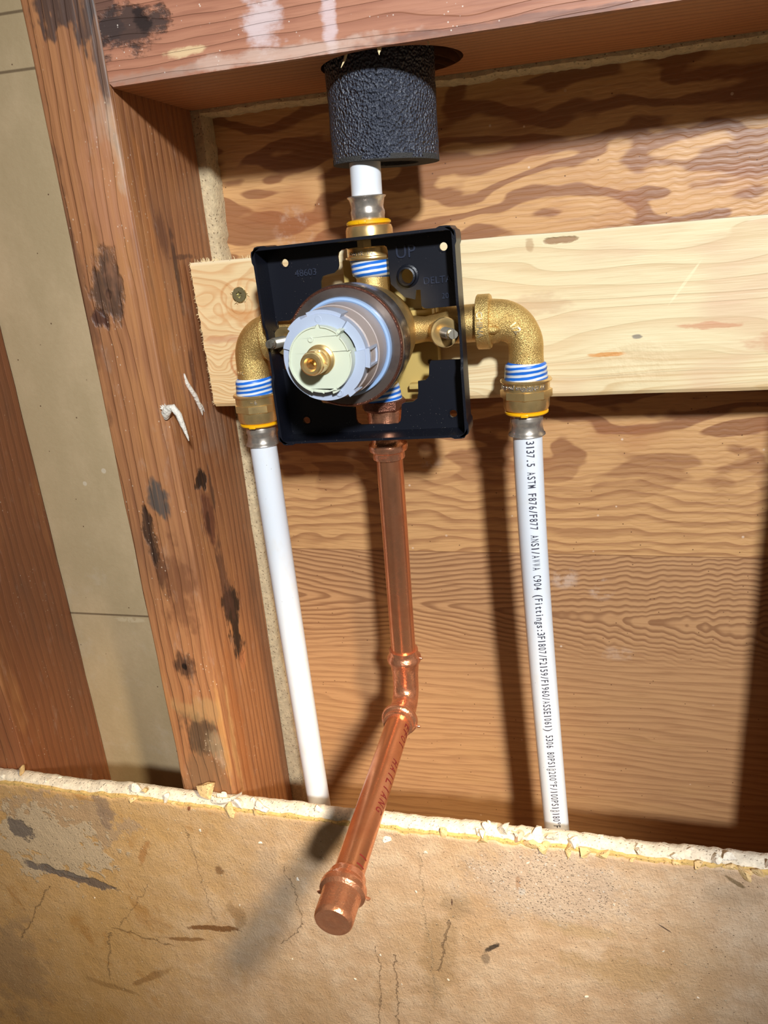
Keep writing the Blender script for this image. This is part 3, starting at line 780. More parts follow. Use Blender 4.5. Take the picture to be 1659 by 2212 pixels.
def pex(name, label, pts, rad=.325):
    t = thing(name, label, 'pipe', tuple(pts[-1]))
    bm = bmesh.new(); tube(bm, pts, rad, 48); obj('tubing', bm, M_PEX, t, smooth=50); return t
TX = 4.93      # riser axis
pex('pex_pipe', 'short white plastic pipe going up into the black foam sleeve', [(TX+.03, 1.2, 2.2), (TX+.02, 1.15, 0), (TX, 1.1, -1.8), (TX, 1.0, -3.0)])
LP = bez((1.86, .92, -7.5), (1.88, .92, -10), (1.86, 1.15, -15), (1.86, 1.5, -21), 40)
pex('pex_pipe', 'plain white plastic pipe below the left fitting, beside the stud', LP)
RP = bez((8.17, 1, -7.5), (8.2, 1.0, -10), (8.5, 1.0, -15), (8.98, 1.02, -21.5), 60)
rp = pex('pex_pipe', 'white plastic pipe printed with black standards text, below the right fitting', RP)
# printed line running down the pipe, wrapped on its surface
cum = [0]
for a, b in zip(RP, RP[1:]): cum.append(cum[-1]+(b-a).length)
def on_pipe(s_, ang, r):
    for i in range(len(cum)-1):
        if cum[i+1] >= s_: break
    f = (s_-cum[i])/(cum[i+1]-cum[i]); p = RP[i].lerp(RP[i+1], f); d = (RP[i+1]-RP[i]).normalized()
    fx = Vector((1, 0, 0)); fx = (fx-d*fx.dot(d)).normalized(); fy = Vector((0, -1, 0)); fy = (fy-d*fy.dot(d)).normalized()
    return p+(fx*math.sin(ang)+fy*math.cos(ang))*r
TXT = "3137.5 ASTM F876/F877 ANSI/AWWA C904 (Fittings:3F1807/F2159/F1960/ASSE1061) 5306 80PSI@200\u00b0F/100PSI@180\u00b0F"
def mono(txt, size, pitch, fill=.66, wt=0.0):
    out = bmesh.new()
    for i, ch in enumerate(txt):
        if ch == ' ': continue
        b_ = letters(ch, size, lambda u, v, h: Vector((u, v, 0)), weight=wt)
        if not b_.verts: b_.free(); continue
        x0 = min(v.co.x for v in b_.verts); x1 = max(v.co.x for v in b_.verts); wd = max(x1-x0, 1e-4)
        narrow = ch in ".:,'|\u00b0()1/Iitlr"; k = min(1.0, fill*pitch/wd) if narrow else fill*pitch/wd
        for v in b_.verts: v.co.x = i*pitch+pitch/2+(v.co.x-(x0+x1)/2)*k
        me_ = bpy.data.meshes.new('t'); b_.to_mesh(me_); b_.free(); out.from_mesh(me_); bpy.data.meshes.remove(me_)
    bmesh.ops.triangulate(out, faces=out.faces)
    for _k in range(3): bmesh.ops.subdivide_edges(out, edges=[e for e in out.edges if e.calc_length() > .05], cuts=1)
    bmesh.ops.triangulate(out, faces=out.faces)
    return out
tb = mono(TXT, .25, .105, .72, .003)
umax = max(v.co.x for v in tb.verts); S0, S1 = .23, 10.75
for v in tb.verts:
    s_ = S0+v.co.x/umax*(S1-S0); ang = .24-(s_/11)*.1+(.088-v.co.y)*-1/.325
    v.co = on_pipe(s_, ang, .3285)
obj('printed_text', tb, M_INK, rp, label='black printed lettering')

def fitting(loc, up_, label, tl=.3, text=None, flip=1, group=None):
    """press adapter: loc = top of its brass collar; up_ = +1 pipe leaves downward, -1 upward"""
    x, y, z = loc; d = Vector((0, 0, -1))*up_
    t = thing('press_fitting', label, 'fitting', loc)
    P_ = lambda pr: [(a, b) for a, b in pr]
    bm = bmesh.new(); lathe(bm, [(-tl-.12, .30), (-tl, .40), (-tl+.02, .435), (-tl*.66, .455), (-tl*.6, .445), (-tl*.33, .46), (-tl*.28, .455), (0.02, .475)], loc, d, 64)
    obj('thread_tape', bm, M_TAPE, t, smooth=50, label='blue and white thread sealing tape')
    bm = bmesh.new(); lathe(bm, [(0, .47), (.005, .53), (.03, .555), (.06, .55), (.075, .515), (.09, .51), (.24, .51), (.25, .52)], loc, d, 64)
    lathe(bm, [(.40, .52), (.42, .505), (.60, .5), (.67, .475), (.69, .44)], loc, d, 64)
    cl_ = obj('collar', bm, M_BRASSP, t, smooth=28)
    bm = bmesh.new(); lathe(bm, [(.23, .50), (.245, .545), (.405, .545), (.43, .50)], loc, d, 96, poly=8)
    obj('wrench_flats', bm, M_BRASSP, cl_, smooth=15)
    bm = bmesh.new(); lathe(bm, [(.69, .36), (.695, .45), (.715, .475), (.75, .475), (.785, .43), (.80, .36)], loc, d, 64)
    box(bm, x-.09, x+.07, y-.49, y-.42, z+(.71 if up_ < 0 else -.78), z+(.78 if up_ < 0 else -.71), .015)
    obj('indicator_ring', bm, M_YEL, t, smooth=40, label='yellow plastic ring')
    bm = bmesh.new(); lathe(bm, [(.78, .34), (.80, .352), (.86, .353), (.90, .362), (.96, .362), (1.0, .345), (1.06, .343), (1.14, .36), (1.2, .375), (1.225, .405), (1.25, .41), (1.265, .38), (1.265, .33)], loc, d, 64)
    obj('press_sleeve', bm, M_STEEL, t, smooth=40, label='stainless crimp sleeve')
    if text:
        def fn(u, v, h):
            a = (u-text[2])/.512*flip
            return Vector((x+math.sin(a)*(.516+h), y-math.cos(a)*(.516+h), z-.165*up_-.055*flip*1+v*flip))
        b2 = letters(text[0], text[1], fn, ext=.012, cuts=1, weight=.002)
        obj('stamped_text', b2, M_STEEL, cl_, label='stamped lettering')
    return t
fitting((8.16, 1.0, -6.40), 1, 'press fitting with yellow ring under the right brass elbow', .32, ('77 cNSF\u00aeus pw-G UPC', .13, .47), -1)
fitting((1.86, .93, -6.50), 1, 'press fitting with yellow ring under the left brass elbow', .34, ('9 \u00b7\u00b7', .12, .2), -1)
fitting((TX, 1.0, -3.72), -1, 'press fitting with yellow ring on top of the valve, partly behind the black guard', .34, ("Code 1/2   1/2", .1, .42), 1)

def arc(c, r, a0, a1, ax, ay, n=16):
    c = Vector(c); ax = Vector(ax); ay = Vector(ay)
    return [c+(ax*math.cos(a0+(a1-a0)*i/n)+ay*math.sin(a0+(a1-a0)*i/n))*r for i in range(n+1)]
def brass_elbow(sgn, x_in, x_ax, y, z, zb, label):
    t = thing('brass_elbow', label, 'elbow fitting', (x_ax, y, zb))
    R_ = .56
    bm = bmesh.new()
    pts = [Vector((x_in, y, z)), Vector((x_ax-sgn*R_, y, z))]
    pts = [pts[0].lerp(pts[1], k/3) for k in range(3)]
    pts += arc((x_ax-sgn*R_, y, z-R_), R_, PI/2, 0, (sgn, 0, 0), (0, 0, 1), 20)
    pts += [Vector((x_ax, y, z-R_+(zb-z+R_)*k/4)) for k in range(1, 5)]
    rad = []
    for p in pts:
        s_ = abs(p.x-x_in)+abs(p.z-z); rad.append(.475-.105*min(1, max(0, (s_-.25)/1.0))+.02*max(0, 1-abs(p.z-zb)/.12))
    tube(bm, pts, rad, 56); obj('bend', bm, M_BRASS, t, smooth=60)
    bm = bmesh.new(); lathe(bm, [(0, .44), (0, .555), (.02, .575), (.26, .575), (.29, .55), (.30, .45)], (x_in, y, z), (sgn, 0, 0), 64)
    if sgn > 0: tube(bm, [(x_in+.25, y-.44, z-.12), (x_in+.42, y-.44, z-.13), (x_in+.5, y-.40, z-.13)], [.08, .085, .04], 14)
    t2 = obj('collar', bm, M_BRASS, t, smooth=35); return t, t2
re_, rc_ = brass_elbow(1, 7.16, 8.17, 1.0, -5.17, -6.12, 'brass elbow stamped CHINA, to the right of the black guard')
def fch(u, v, h):      # round the collar, reading downwards
    a = (u-.27)/.575
    return Vector((7.22+v, 1.0-math.cos(a)*(.577+h), -5.17-math.sin(a)*(.577+h)))
obj('stamped_text', letters('CHINA', .17, fch, ext=.016, weight=.006), M_BRASSL, rc_, label='raised word on the collar')
def f12(u, v, h):
    c = Vector((7.98, .50, -5.28)); a = -.95
    q = c+Vector((math.cos(a), 0, math.sin(a)))*(u-.12)+Vector((-math.sin(a), 0, math.cos(a)))*(v-.06)
    off = math.hypot(q.x-7.61, q.z+5.73)-.56
    q.y = 1.0-math.sqrt(max(.01, .405**2-off*off))-h
    return q
obj('stamped_mark', letters('1/2', .2, f12, ext=.018, weight=.006), M_BRASSL, re_, label='raised half-inch mark')
le_, lc_ = brass_elbow(-1, 2.62, 1.86, .93, -5.20, -6.18, 'brass elbow tucked behind the left side of the black guard')
def fl(u, v, h):
    a = (u-.3)/.4; return Vector((1.86+math.sin(a)*(.385+h), .93-math.cos(a)*(.385+h), -6.02+v))
obj('stamped_text', letters('1 F C', .11, fl, ext=.006, weight=.003), M_BRASSL, le_, label='raised casting letters')

# ------------------------------------------------------------------ mixing valve
VX, VZ = 4.85, -5.26
vt = thing('shower_valve', 'brass shower mixing valve with cream and grey cartridge inside the black guard', 'valve', (VX, .9, VZ))
bm = bmesh.new()
lathe(bm, [(-1.5, .55), (-1.42, .8), (-.9, .98), (-.2, 1.08), (.35, 1.13), (.6, 1.16), (.75, 1.16), (.75, .9)], (VX, 0, VZ), (0, -1, 0), 80)
# arms: inlets left and right, outlets up and down
tube(bm, [(VX+.6, .95, VZ), (VX+1.2, .95, VZ+.01), (VX+1.5, .97, VZ+.03), (VX+1.7, 1, VZ+.06), (VX+2.35, 1, VZ+.08)], [.34, .27, .33, .40, .40], 40)
tube(bm, [(VX-.6, .95, VZ), (VX-1.2, .95, VZ), (VX-1.5, .97, VZ), (VX-1.75, .98, VZ+.03), (VX-2.3, .96, VZ+.05)], [.34, .27, .33, .38, .38], 40)
tube(bm, [(VX+.04, .9, VZ+.6), (TX, .95, VZ+1.0), (TX, 1, VZ+1.3)], [.42, .36, .36], 40)
tube(bm, [(VX+.0, .9, VZ-.6), (VX+.06, .95, VZ-1.0), (VX+.07, 1, VZ-1.3)], [.42, .38, .38], 40)
obj('body', bm, M_BRONZE, vt, smooth=50)
bm = bmesh.new()
lathe(bm, [(.55, 1.05), (.58, 1.165), (.62, 1.175), (1.2, 1.185), (1.26, 1.175), (1.30, 1.14)], (VX, 0, VZ), (0, -1, 0), 120, c0=False, c1=False)
obj('bonnet_band', bm, M_BONNET, vt, smooth=40, label='polished dark chrome band of the bonnet nut')
bm = bmesh.new()
lathe(bm, [(1.27, 1.17), (1.31, 1.165), (1.325, 1.145), (1.31, 1.12)], (VX, 0, VZ), (0, -1, 0), 120, c0=False, c1=False)
obj('bonnet_rim', bm, M_COPPERD, vt, smooth=60)
bm = bmesh.new()
lathe(bm, [(1.312, 1.14), (1.30, 1.10), (1.29, 1.0), (1.28, .86)], (VX, 0, VZ), (0, -1, 0), 120, c0=False, c1=False)
obj('bonnet_face', bm, M_BONNET, vt, smooth=60)
bm = bmesh.new()
lathe(bm, [(1.2, .95), (1.36, .955), (1.40, .94), (1.41, .90), (1.38, .86)], (VX, 0, VZ), (0, -1, 0), 100, c1=False)
obj('seal_ring', bm, M_BLUEG, vt, smooth=50, label='pale blue seal ring')
bm = bmesh.new()
lathe(bm, [(1.3, .875), (1.9, .86), (1.91, .845), (2.28, .80), (2.3, .77)], (VX, 0, VZ), (0, -1, 0), 100)
cart = obj('cartridge_sleeve', bm, M_TAUPE, vt, smooth=30, label='taupe plastic cartridge barrel')

def seg_ring(bm, r0, r1, t0, t1, a0, a1, n=None):
    n = n or max(3, int(abs(a1-a0)/(PI/48))); rs = []
    for i in range(n+1):
        a = a0+(a1-a0)*i/n; c, s_ = math.cos(a), math.sin(a)
        rs.append([Vector((VX+r*c, -t, VZ+r*s_)) for r, t in ((r0, t0), (r1, t0), (r1, t1), (r0, t1))])
    rings(bm, rs)
D = PI/180
bm = bmesh.new()
seg_ring(bm, .58, .775, 2.2, 2.58, -118*D, 8*D)          # lower right land
seg_ring(bm, .60, .775, 2.2, 2.50, 8*D, 52*D)            # sunken window sector
seg_ring(bm, .58, .775, 2.2, 2.60, 52*D, 165*D)          # upper land
seg_ring(bm, .68, .775, 2.2, 2.56, 165*D, 242*D)         # thin lower left rim
seg_ring(bm, .775, .84, 2.12, 2.56, 62*D, 108*D)        # raised tab on top
seg_ring(bm, .775, .835, 2.12, 2.56, 118*D, 140*D)
seg_ring(bm, .775, .835, 2.12, 2.58, -60*D, -50*D)
obj('retainer_ring', bm, M_GREY, cart, smooth=30, label='light grey notched retainer ring')
bm = bmesh.new()
a0, a1 = -12*D, 6*D
seg_ring(bm, .775, .86, 2.0, 2.56, a0-.05, a0, 2); seg_ring(bm, .775, .86, 2.0, 2.56, a1, a1+.05, 2)
seg_ring(bm, .775, .86, 2.0, 2.06, a0, a1, 4); seg_ring(bm, .775, .855, 2.5, 2.56, a0, a1, 4)
obj('locking_clip', bm, M_GREY, cart, smooth=30)
for ang in (-70*D, 92*D):
    bm = bmesh.new(); lathe(bm, [(2.55, .07), (2.60, .07), (2.605, .05), (2.59, .045), (2.59, .0)], (VX+.68*math.cos(ang), 0, VZ+.68*math.sin(ang)), (0, -1, 0), 20)
    obj('rivet', bm, M_GREY, cart, smooth=40)
bm = bmesh.new(); lathe(bm, [(2.1, .69), (2.44, .69)], (VX, 0, VZ), (0, -1, 0), 60)  # solid plug whose dark colour paints the shade inside the ring
obj('gap_shade_plug', bm, M_DARK, cart, smooth=40, label='dark plug painted as shade in the gap round the nylon disc')
bm = bmesh.new()
prof = []
for k in range(120):
    a = 2*PI*k/120; r = .585
    if 12*D < a < 48*D: r = .555
    if 180*D < a < 250*D: r = .60
    prof.append((VX+r*math.cos(a), VZ+r*math.sin(a)))
plate(bm, [prof], -2.2, -2.78, lambda u, v, h: Vector((u, h, v)))
es = [e for e in bm.edges if all(v.co.y < -2.77 for v in e.verts) and e.is_manifold and e.calc_face_angle(0) > .8]
bm.normal_update()
es = [e for e in bm.edges if all(v.co.y < -2.77 for v in e.verts) and any(abs(f.normal.y) < .5 for f in e.link_faces)]
bmesh.ops.bevel(bm, geom=es, offset=.025, segments=2, affect='EDGES')
lathe(bm, [(2.76, .05), (2.80, .05), (2.805, .035), (2.79, .03)], (VX-.14, 0, VZ+.36), (0, -1, 0), 20)
seg_ring(bm, .575, .635, 2.5, 2.77, 48*D, 54*D, 3); seg_ring(bm, .575, .64, 2.5, 2.76, -75*D, -66*D, 3)
obj('nylon_disc', bm, M_CREAM, cart, smooth=30, label='cream nylon cartridge disc')
# brass stem with flats and a tapped bore
bm = bmesh.new(); sx, sz = VX, VZ
lathe(bm, [(2.76, .27), (2.82, .265), (2.84, .215), (2.88, .21)], (sx, 0, sz), (0, -1, 0), 40)
def dsec(t, r, fl): return [Vector((sx+max(-fl, min(fl, r*math.cos(a)*1.0))*.8-r*math.sin(a)*.6, -t, sz+max(-fl, min(fl, r*math.cos(a)))*.6+r*math.sin(a)*.8)) for a in [2*PI*k/48 for k in range(48)]]
def ddsec(t, r, fl):
    o = []
    for k in range(48):
        a = 2*PI*k/48; p, q = max(-fl, min(fl, r*math.cos(a))), r*math.sin(a)
        ca, sa = math.cos(.5), math.sin(.5); o.append(Vector((sx+p*ca-q*sa, -t, sz+p*sa+q*ca)))
    return o
rs = [ddsec(2.86, .215, .215), ddsec(3.02, .215, .215), ddsec(3.03, .215, .15), ddsec(3.2, .212, .15), ddsec(3.22, .20, .2), ddsec(3.30, .19, .19), ddsec(3.33, .165, .165)]
rs += [[Vector((sx+r*math.cos(2*PI*k/48+.5), -t_, sz+r*math.sin(2*PI*k/48+.5))) for k in range(48)] for t_, r in ((3.325, .12), (3.28, .085), (3.0, .08))]
rings(bm, rs); obj('stem', bm, M_BRASSP, cart, smooth=25, label='brass stem with a tapped hole')
# service stops: boss and slotted threaded screw each side
def stop(px, py, dx, label):
    d = Vector((dx, -1, .02)).normalized(); o = Vector((px, py, VZ-.01))
    bm = bmesh.new(); lathe(bm, [(-.65, .2), (-.3, .24), (-.12, .28), (-.04, .31), (0, .315), (.03, .30), (.035, .2), (.0, .13)], o, d, 48)
    b_ = obj('stop_boss', bm, M_BRASSP, vt, smooth=35)
    bm = bmesh.new(); pr = [(-.1, .105)]
    for k in range(12): pr += [(.02+k*.035, .118), (.037+k*.035, .098)]
    pr += [(.44, .105), (.50, .10)]
    lathe(bm, pr, o, d, 28)
    a, b, _ = frame(d); q = o+d*.52
    for s_ in (-1, 1):
        rs = []
        for h in (-.03, .045):
            rs.append([q+d*h+a*(s_*x_)+b*y_ for x_, y_ in ((.022, -.085), (.06, -.07), (.095, -.03), (.095, .03), (.06, .07), (.022, .085))])
        rings(bm, rs)
    obj('stop_screw', bm, M_SCREW, b_, smooth=40, label='slotted steel stop screw')
stop(6.56, .30, .52, '')
stop(3.0, .30, -.30, '')
# plastic mounting bracket behind the body
bm = bmesh.new(); box(bm, 4.1, 6.18, 1.5, 1.89, -6.9, -3.7, .05)
mb = obj('mounting_bracket', bm, M_TANP, vt, smooth=30, label='tan plastic mounting bracket')
for x0, x1, y0, y1, z0, z1 in ((5.5, 6.15, 1.2, 1.52, -4.98, -4.86), (5.95, 6.05, 1.1, 1.52, -4.84, -4.4), (5.5, 6.12, 1.25, 1.52, -6.62, -6.5)):
    bm = bmesh.new(); box(bm, x0, x1, y0, y1, z0, z1, .02); obj('rib', bm, M_TANP, mb, smooth=30)
bm = bmesh.new(); lathe(bm, [(0, .075), (.02, .07), (.02, .06), (.005, .055)], (5.98, 1.5, -6.05), (0, -1, 0), 24, c1=False)
obj('approval_mark', bm, M_TANP, mb, smooth=40)

# ------------------------------------------------------------------ black plaster guard
ROT = .022
gt = thing('plaster_guard', 'square black plastic guard box open at the front around the valve', 'guard box', (4.85, .5, -5.4))
GC = (4.83, -5.36)
def grot(p, c=GC, a=ROT):
    x, z = p[0]-c[0], p[1]-c[1]; return (c[0]+x*math.cos(a)-z*math.sin(a), c[1]+x*math.sin(a)+z*math.cos(a))
H = 2.13; Hz = 2.10; YF, YB = -.1, .5
window = [(4.33, -3.6), (4.36, -3.52), (4.43, -3.47), (4.77, -3.455), (5.34, -3.46), (5.40, -3.49), (5.42, -3.56), (5.42, -3.91), (5.44, -4.24), (5.71, -4.52), (5.93, -4.58), (5.96, -4.39), (6.06, -4.39), (6.06, -4.72), (6.12, -4.77), (6.2, -4.78), (6.86, -4.76), (6.86, -5.33), (6.85, -5.87), (6.19, -5.87), (6.15, -5.95), (6.13, -6.2), (6.05, -6.28), (5.88, -6.3), (5.87, -6.56), (5.84, -6.68), (5.74, -6.75), (5.56, -6.76), (5.48, -6.80), (5.44, -7.1), (5.42, -7.17), (5.36, -7.23), (4.5, -7.24), (4.43, -7.2), (4.4, -7.12), (4.4, -6.84), (3.63, -6.72), (2.98, -5.95), (2.80, -5.92), (2.76, -5.8), (2.76, -5.02), (2.80, -4.86), (3.1, -4.85), (3.89, -4.25), (3.90, -4.08), (3.95, -3.98), (4.07, -3.95), (4.22, -3.93), (4.3, -3.86), (4.33, -3.78)]
plt_out = [grot(p) for p in rrect(GC[0]-H+.06, GC[0]+H-.04, GC[1]-Hz+.05, GC[1]+Hz-.05, .12)]
plt_out[0:0] = []
bm = bmesh.new()
holes = [circ(x, z, .082, 20) for x, z in ((3.13, -3.65), (6.59, -3.58), (3.21, -7.11), (6.62, -7.04))]
holes.append(circ(5.81, -4.1, .15, 28))
window = [(min(x, 6.83), z) for x, z in window]
plate(bm, [plt_out, window]+holes, YB, YB+.07, lambda u, v, h: Vector((u, h, v)))
obj('back_plate', bm, M_BLACKD, gt, smooth=25)
# side walls with notches where the inlets pass
def gwall(ax, sgn):
    bm = bmesh.new(); th = .055
    L_ = H if ax == 'x' else Hz
    n = 60; rs = []
    for i in range(n+1):
        f = -1+2*i/n; q = f*(Hz if ax == 'x' else H)
        fr = YF
        if ax == 'x': fr = YF+.10*max(0, min(1, (.62-abs(q+ (0.02 if sgn > 0 else .1)))/.12))       # dip beside the stop screws
        e = 0
        if abs(f) > .86: e = .03       # thicker corner lugs
        r = .13; qq = abs(q)-((Hz if ax == 'x' else H)-r)
        inset = r-math.sqrt(max(0, r*r-qq*qq)) if qq > 0 else 0
        o_ = L_+e-inset; i_ = L_-th-inset; b_ = i_-.02
        sec = [(o_, fr), (o_, YB+.07), (b_-.02, YB+.07), (b_, YB), (i_, fr)]
        if ax == 'x': pts = [(GC[0]+sgn*a, h, GC[1]+q) for a, h in sec]
        else: pts = [(GC[0]+q, h, GC[1]+sgn*a) for a, h in sec]
        rs.append([Vector((grot((p[0], p[2]))[0], p[1], grot((p[0], p[2]))[1])) for p in pts])
    rings(bm, rs); return bm
for ax, sg in (('x', -1), ('x', 1), ('z', 1), ('z', -1)):
    obj('side_wall', gwall(ax, sg), M_BLACKD if ax == 'z' else M_BLACK, gt, smooth=35)
bm = bmesh.new()
lathe(bm, [(-YB+.01, .235), (-YB+.03, .23), (-YB+.05, .19), (-YB+.16, .185), (-YB+.17, .15), (-YB-.1, .15), (-YB-.1, .17)], (5.81, 0, -4.1), (0, -1, 0), 40, loop=True)
obj('screw_boss', bm, M_BLACK, gt, smooth=40)
for x, z in ((3.13, -3.65), (6.59, -3.58), (3.21, -7.11), (6.62, -7.04)):
    bm = bmesh.new(); lathe(bm, [(-YB, .115), (-YB+.015, .11), (-YB+.015, .095), (-YB, .082)], (x, 0, z), (0, -1, 0), 30, c0=False, c1=False); obj('hole_rim', bm, M_BLACK, gt, smooth=40)
def gtext(s_, x, z, size, rot=ROT, wt=.0):
    return letters(s_, size, lambda u, v, h: Vector((x+u*math.cos(rot)-v*math.sin(rot), YB-.012-h, z+u*math.sin(rot)+v*math.cos(rot))), ext=.016, weight=wt)
bm = gtext('48603', 3.34, -3.95, .2)
o1 = obj('moulded_number', bm, M_BLACKT, gt)
obj('moulded_word', gtext('UP', 5.58, -3.74, .36), M_BLACKT, gt)
obj('moulded_name', gtext('DELTA', 6.13, -4.29, .2), M_BLACKT, gt)
obj('moulded_number', gtext('20', 6.5, -4.6, .16), M_BLACKT, gt)

# ------------------------------------------------------------------ copper run down and out
CX = 4.98
t = thing('copper_adapter', 'copper threaded adapter below the valve, crossing the bottom of the guard', 'fitting', (CX, 1, -7.0))
bm = bmesh.new(); lathe(bm, [(6.40, .34), (6.44, .40), (6.6, .43), (6.68, .44), (6.8, .46)], (CX-.06, 1, 0), (0, 0, -1), 56)
obj('thread_tape', bm, M_TAPE, t, smooth=50, label='blue and white thread sealing tape')
bm = bmesh.new(); lathe(bm, [(6.76, .46), (6.78, .5), (6.96, .5), (7.02, .43)], (CX-.04, 1, 0), (0, 0, -1), 96, poly=8)
obj('hex_collar', bm, M_COPPERD, t, smooth=15, label='dull brown copper hex')
bm = bmesh.new(); lathe(bm, [(6.98, .40), (7.0, .42), (7.3, .42), (7.34, .38), (7.7, .37), (7.78, .40), (7.82, .45), (7.9, .46), (7.97, .44), (8.0, .385), (8.02, .375), (8.14, .38), (8.17, .37), (8.18, .32)], (CX-.02, 1, 0), (0, 0, -1), 72)
obj('press_socket', bm, M_COPPERF, t, smooth=35)
b2 = letters('UNI', .1, lambda u, v, h: Vector((CX-.02+math.sin((u-.15)/.38)*(.381+h), 1-math.cos((u-.15)/.38)*(.381+h), -8.13+v)), ext=.003, weight=.002)
obj('stamped_text', b2, M_COPPERF, t)
PE = Vector((4.93, 1.0, -13.35))
t = thing('copper_pipe', 'straight copper pipe dropping from the adapter to the copper elbow', 'pipe', (4.93, 1, -13.4))
bm = bmesh.new(); tube(bm, [(CX-.01, 1, -8.1), (4.96, 1, -10), (4.94, 1, -12), (4.93, 1, -13.45)], .3125, 56); obj('tubing', bm, M_COPPER, t, smooth=60)
# elbow: down socket -> bend -> outward socket
EX, EZ = 4.91, -14.78
OD = Vector((-.006, -1, -.085)).normalized()
t = thing('copper_elbow', 'copper press elbow turning the pipe out of the wall', 'elbow fitting', (EX, 1, EZ))
bm = bmesh.new()
pts = [Vector((EX+.02, 1, -13.28)), Vector((EX+.02, 1, -13.32)), Vector((EX+.02, 1, -13.36)), Vector((EX+.02, 1, -13.44)), Vector((EX+.02, 1, -13.5)), Vector((EX+.02, 1, -13.56)), Vector((EX+.02, 1, -13.62)), Vector((EX+.02, 1, -13.72)), Vector((EX+.02, 1, -13.86)), Vector((EX+.02, 1, -13.95))]
rad = [.37, .375, .37, .385, .435, .44, .425, .365, .355, .34]
R_ = .52
arcp = [Vector((EX+.01, 1-R_+R_*math.cos(a), EZ+R_-R_*math.sin(a)+0)) for a in [PI/2*k/16 for k in range(1, 17)]]
pts += [Vector((EX+.01, 1, EZ+R_+.1))]+arcp; rad += [.335]+[.335]*16
e0 = arcp[-1]
for dt, r in ((.08, .345), (.16, .36), (.24, .37), (.28, .44), (.33, .462), (.40, .462), (.45, .44), (.48, .385), (.56, .385), (.6, .375), (.605, .32)):
    pts.append(e0+OD*dt); rad.append(r)
tube(bm, pts, rad, 64); obj('bend', bm, M_COPPERF, t, smooth=40)
for c_ in (Vector((EX+.45, .95, -13.5)), e0+OD*.42+Vector((.47, 0, -.12))):
    bm = bmesh.new(); tube(bm, [c_-Vector((.05, 0, 0)), c_+Vector((.05, 0, 0)), c_+Vector((.08, 0, 0))], [.04, .035, .01], 8); obj('press_burr', bm, M_COPPERF, t, smooth=40)
for dt in (.1, .5):
    q = e0+OD*dt+Vector((0, 0, .36 if dt < .2 else .385)); bm = bmesh.new(); box(bm, q.x-.09, q.x+.09, q.y-.05, q.y+.05, q.z-.03, q.z+.02, .012); obj('press_mark', bm, M_COPPERF, t, smooth=40)
S_ = e0+OD*.45; EN = S_+OD*((S_.y+5.12)/-OD.y)
t = thing('copper_pipe', 'capped copper stub pipe with red handwriting, sticking out over the lower wall', 'pipe', tuple(S_))
bm = bmesh.new(); tube(bm, [S_, S_.lerp(EN, .5), EN], .3125, 64); obj('tubing', bm, M_COPPER, t, smooth=60)
ax_ = (EN-S_).normalized()
def fst(u, v, h):
    s_ = .22+u; a = .66+(v-.07)/-.3125*-1
    a = .42+ .32*(u/4.4) - (v-.07)/.3125
    rx = Vector((1, 0, 0)); up_ = Vector((0, -ax_.z, ax_.y)); up_ = up_ if up_.z > 0 else -up_
    return S_+ax_*s_+(rx*math.cos(a)+up_*math.sin(a))*.316
tb = mono('EFOI  HAILIANG     11', .3, .22, .62, .002)
um = max(v.co.x for v in tb.verts)
for v in tb.verts: v.co = fst(v.co.x/um*4.3, v.co.y, 0)
obj('marker_writing', tb, M_RED, t, label='dark red marker lettering')
bm = bmesh.new()
lathe(bm, [(-.55, .32), (-.545, .365), (-.50, .385), (-.42, .385), (-.36, .40), (-.30, .46), (-.22, .475), (-.14, .465), (-.08, .40), (0.0, .385), (.38, .385), (.46, .375), (.50, .345), (.505, .30), (.498, .28), (.497, .10), (.503, .08), (.505, .02)], EN, ax_, 80)
for sgn in (-1, 1):
    c_ = EN+ax_*-.2+Vector((.47*sgn, 0, -.12)); tube(bm, [c_, c_+Vector((.05*sgn, 0, 0)), c_+Vector((.08*sgn, 0, .01))], [.04, .03, .01], 8)
obj('end_cap', bm, M_COPPERF, t, loc=tuple(EN), smooth=35, label='round press cap closing the pipe')

# ================================================================== DEBRIS
def chip(bm, c, sx_, sy_, sz_, seed):
    r = random.Random(seed); res = bmesh.ops.create_icosphere(bm, subdivisions=2, radius=1.25)
    ax = [Vector((r.uniform(-1, 1), r.uniform(-1, 1), r.uniform(-1, 1))).normalized() for _ in range(12)]
    hh = [r.uniform(.3, .8) for _ in ax]
    q = Matrix.Rotation(r.uniform(0, 6.3), 3, 'Y') @ Matrix.Rotation(r.uniform(-.4, .4), 3, 'X')
    for v in res['verts']:
        p = v.co.copy()
        for a, h in zip(ax, hh):
            dd = p.dot(a)
            if dd > h: p -= a*(dd-h)
        p = Vector((p.x*sx_, p.y*sy_, p.z*sz_)); p = q @ p
        v.co = Vector(c)+p
def chip_thing(c, s, m, label, group, name='plaster_chip', cat='plaster chip'):
    bm = bmesh.new(); chip(bm, c, *s, random.random()); o = obj(name, bm, m, loc=c)
    tag(o, label, cat, group); return o
def ez(x): return edge_z(x)
chip_thing((-.72, -.42, -17.38), (.44, .22, .30), M_CHIPY, 'large flat tan chunk stuck on the broken edge in front of the knotted stud', None)
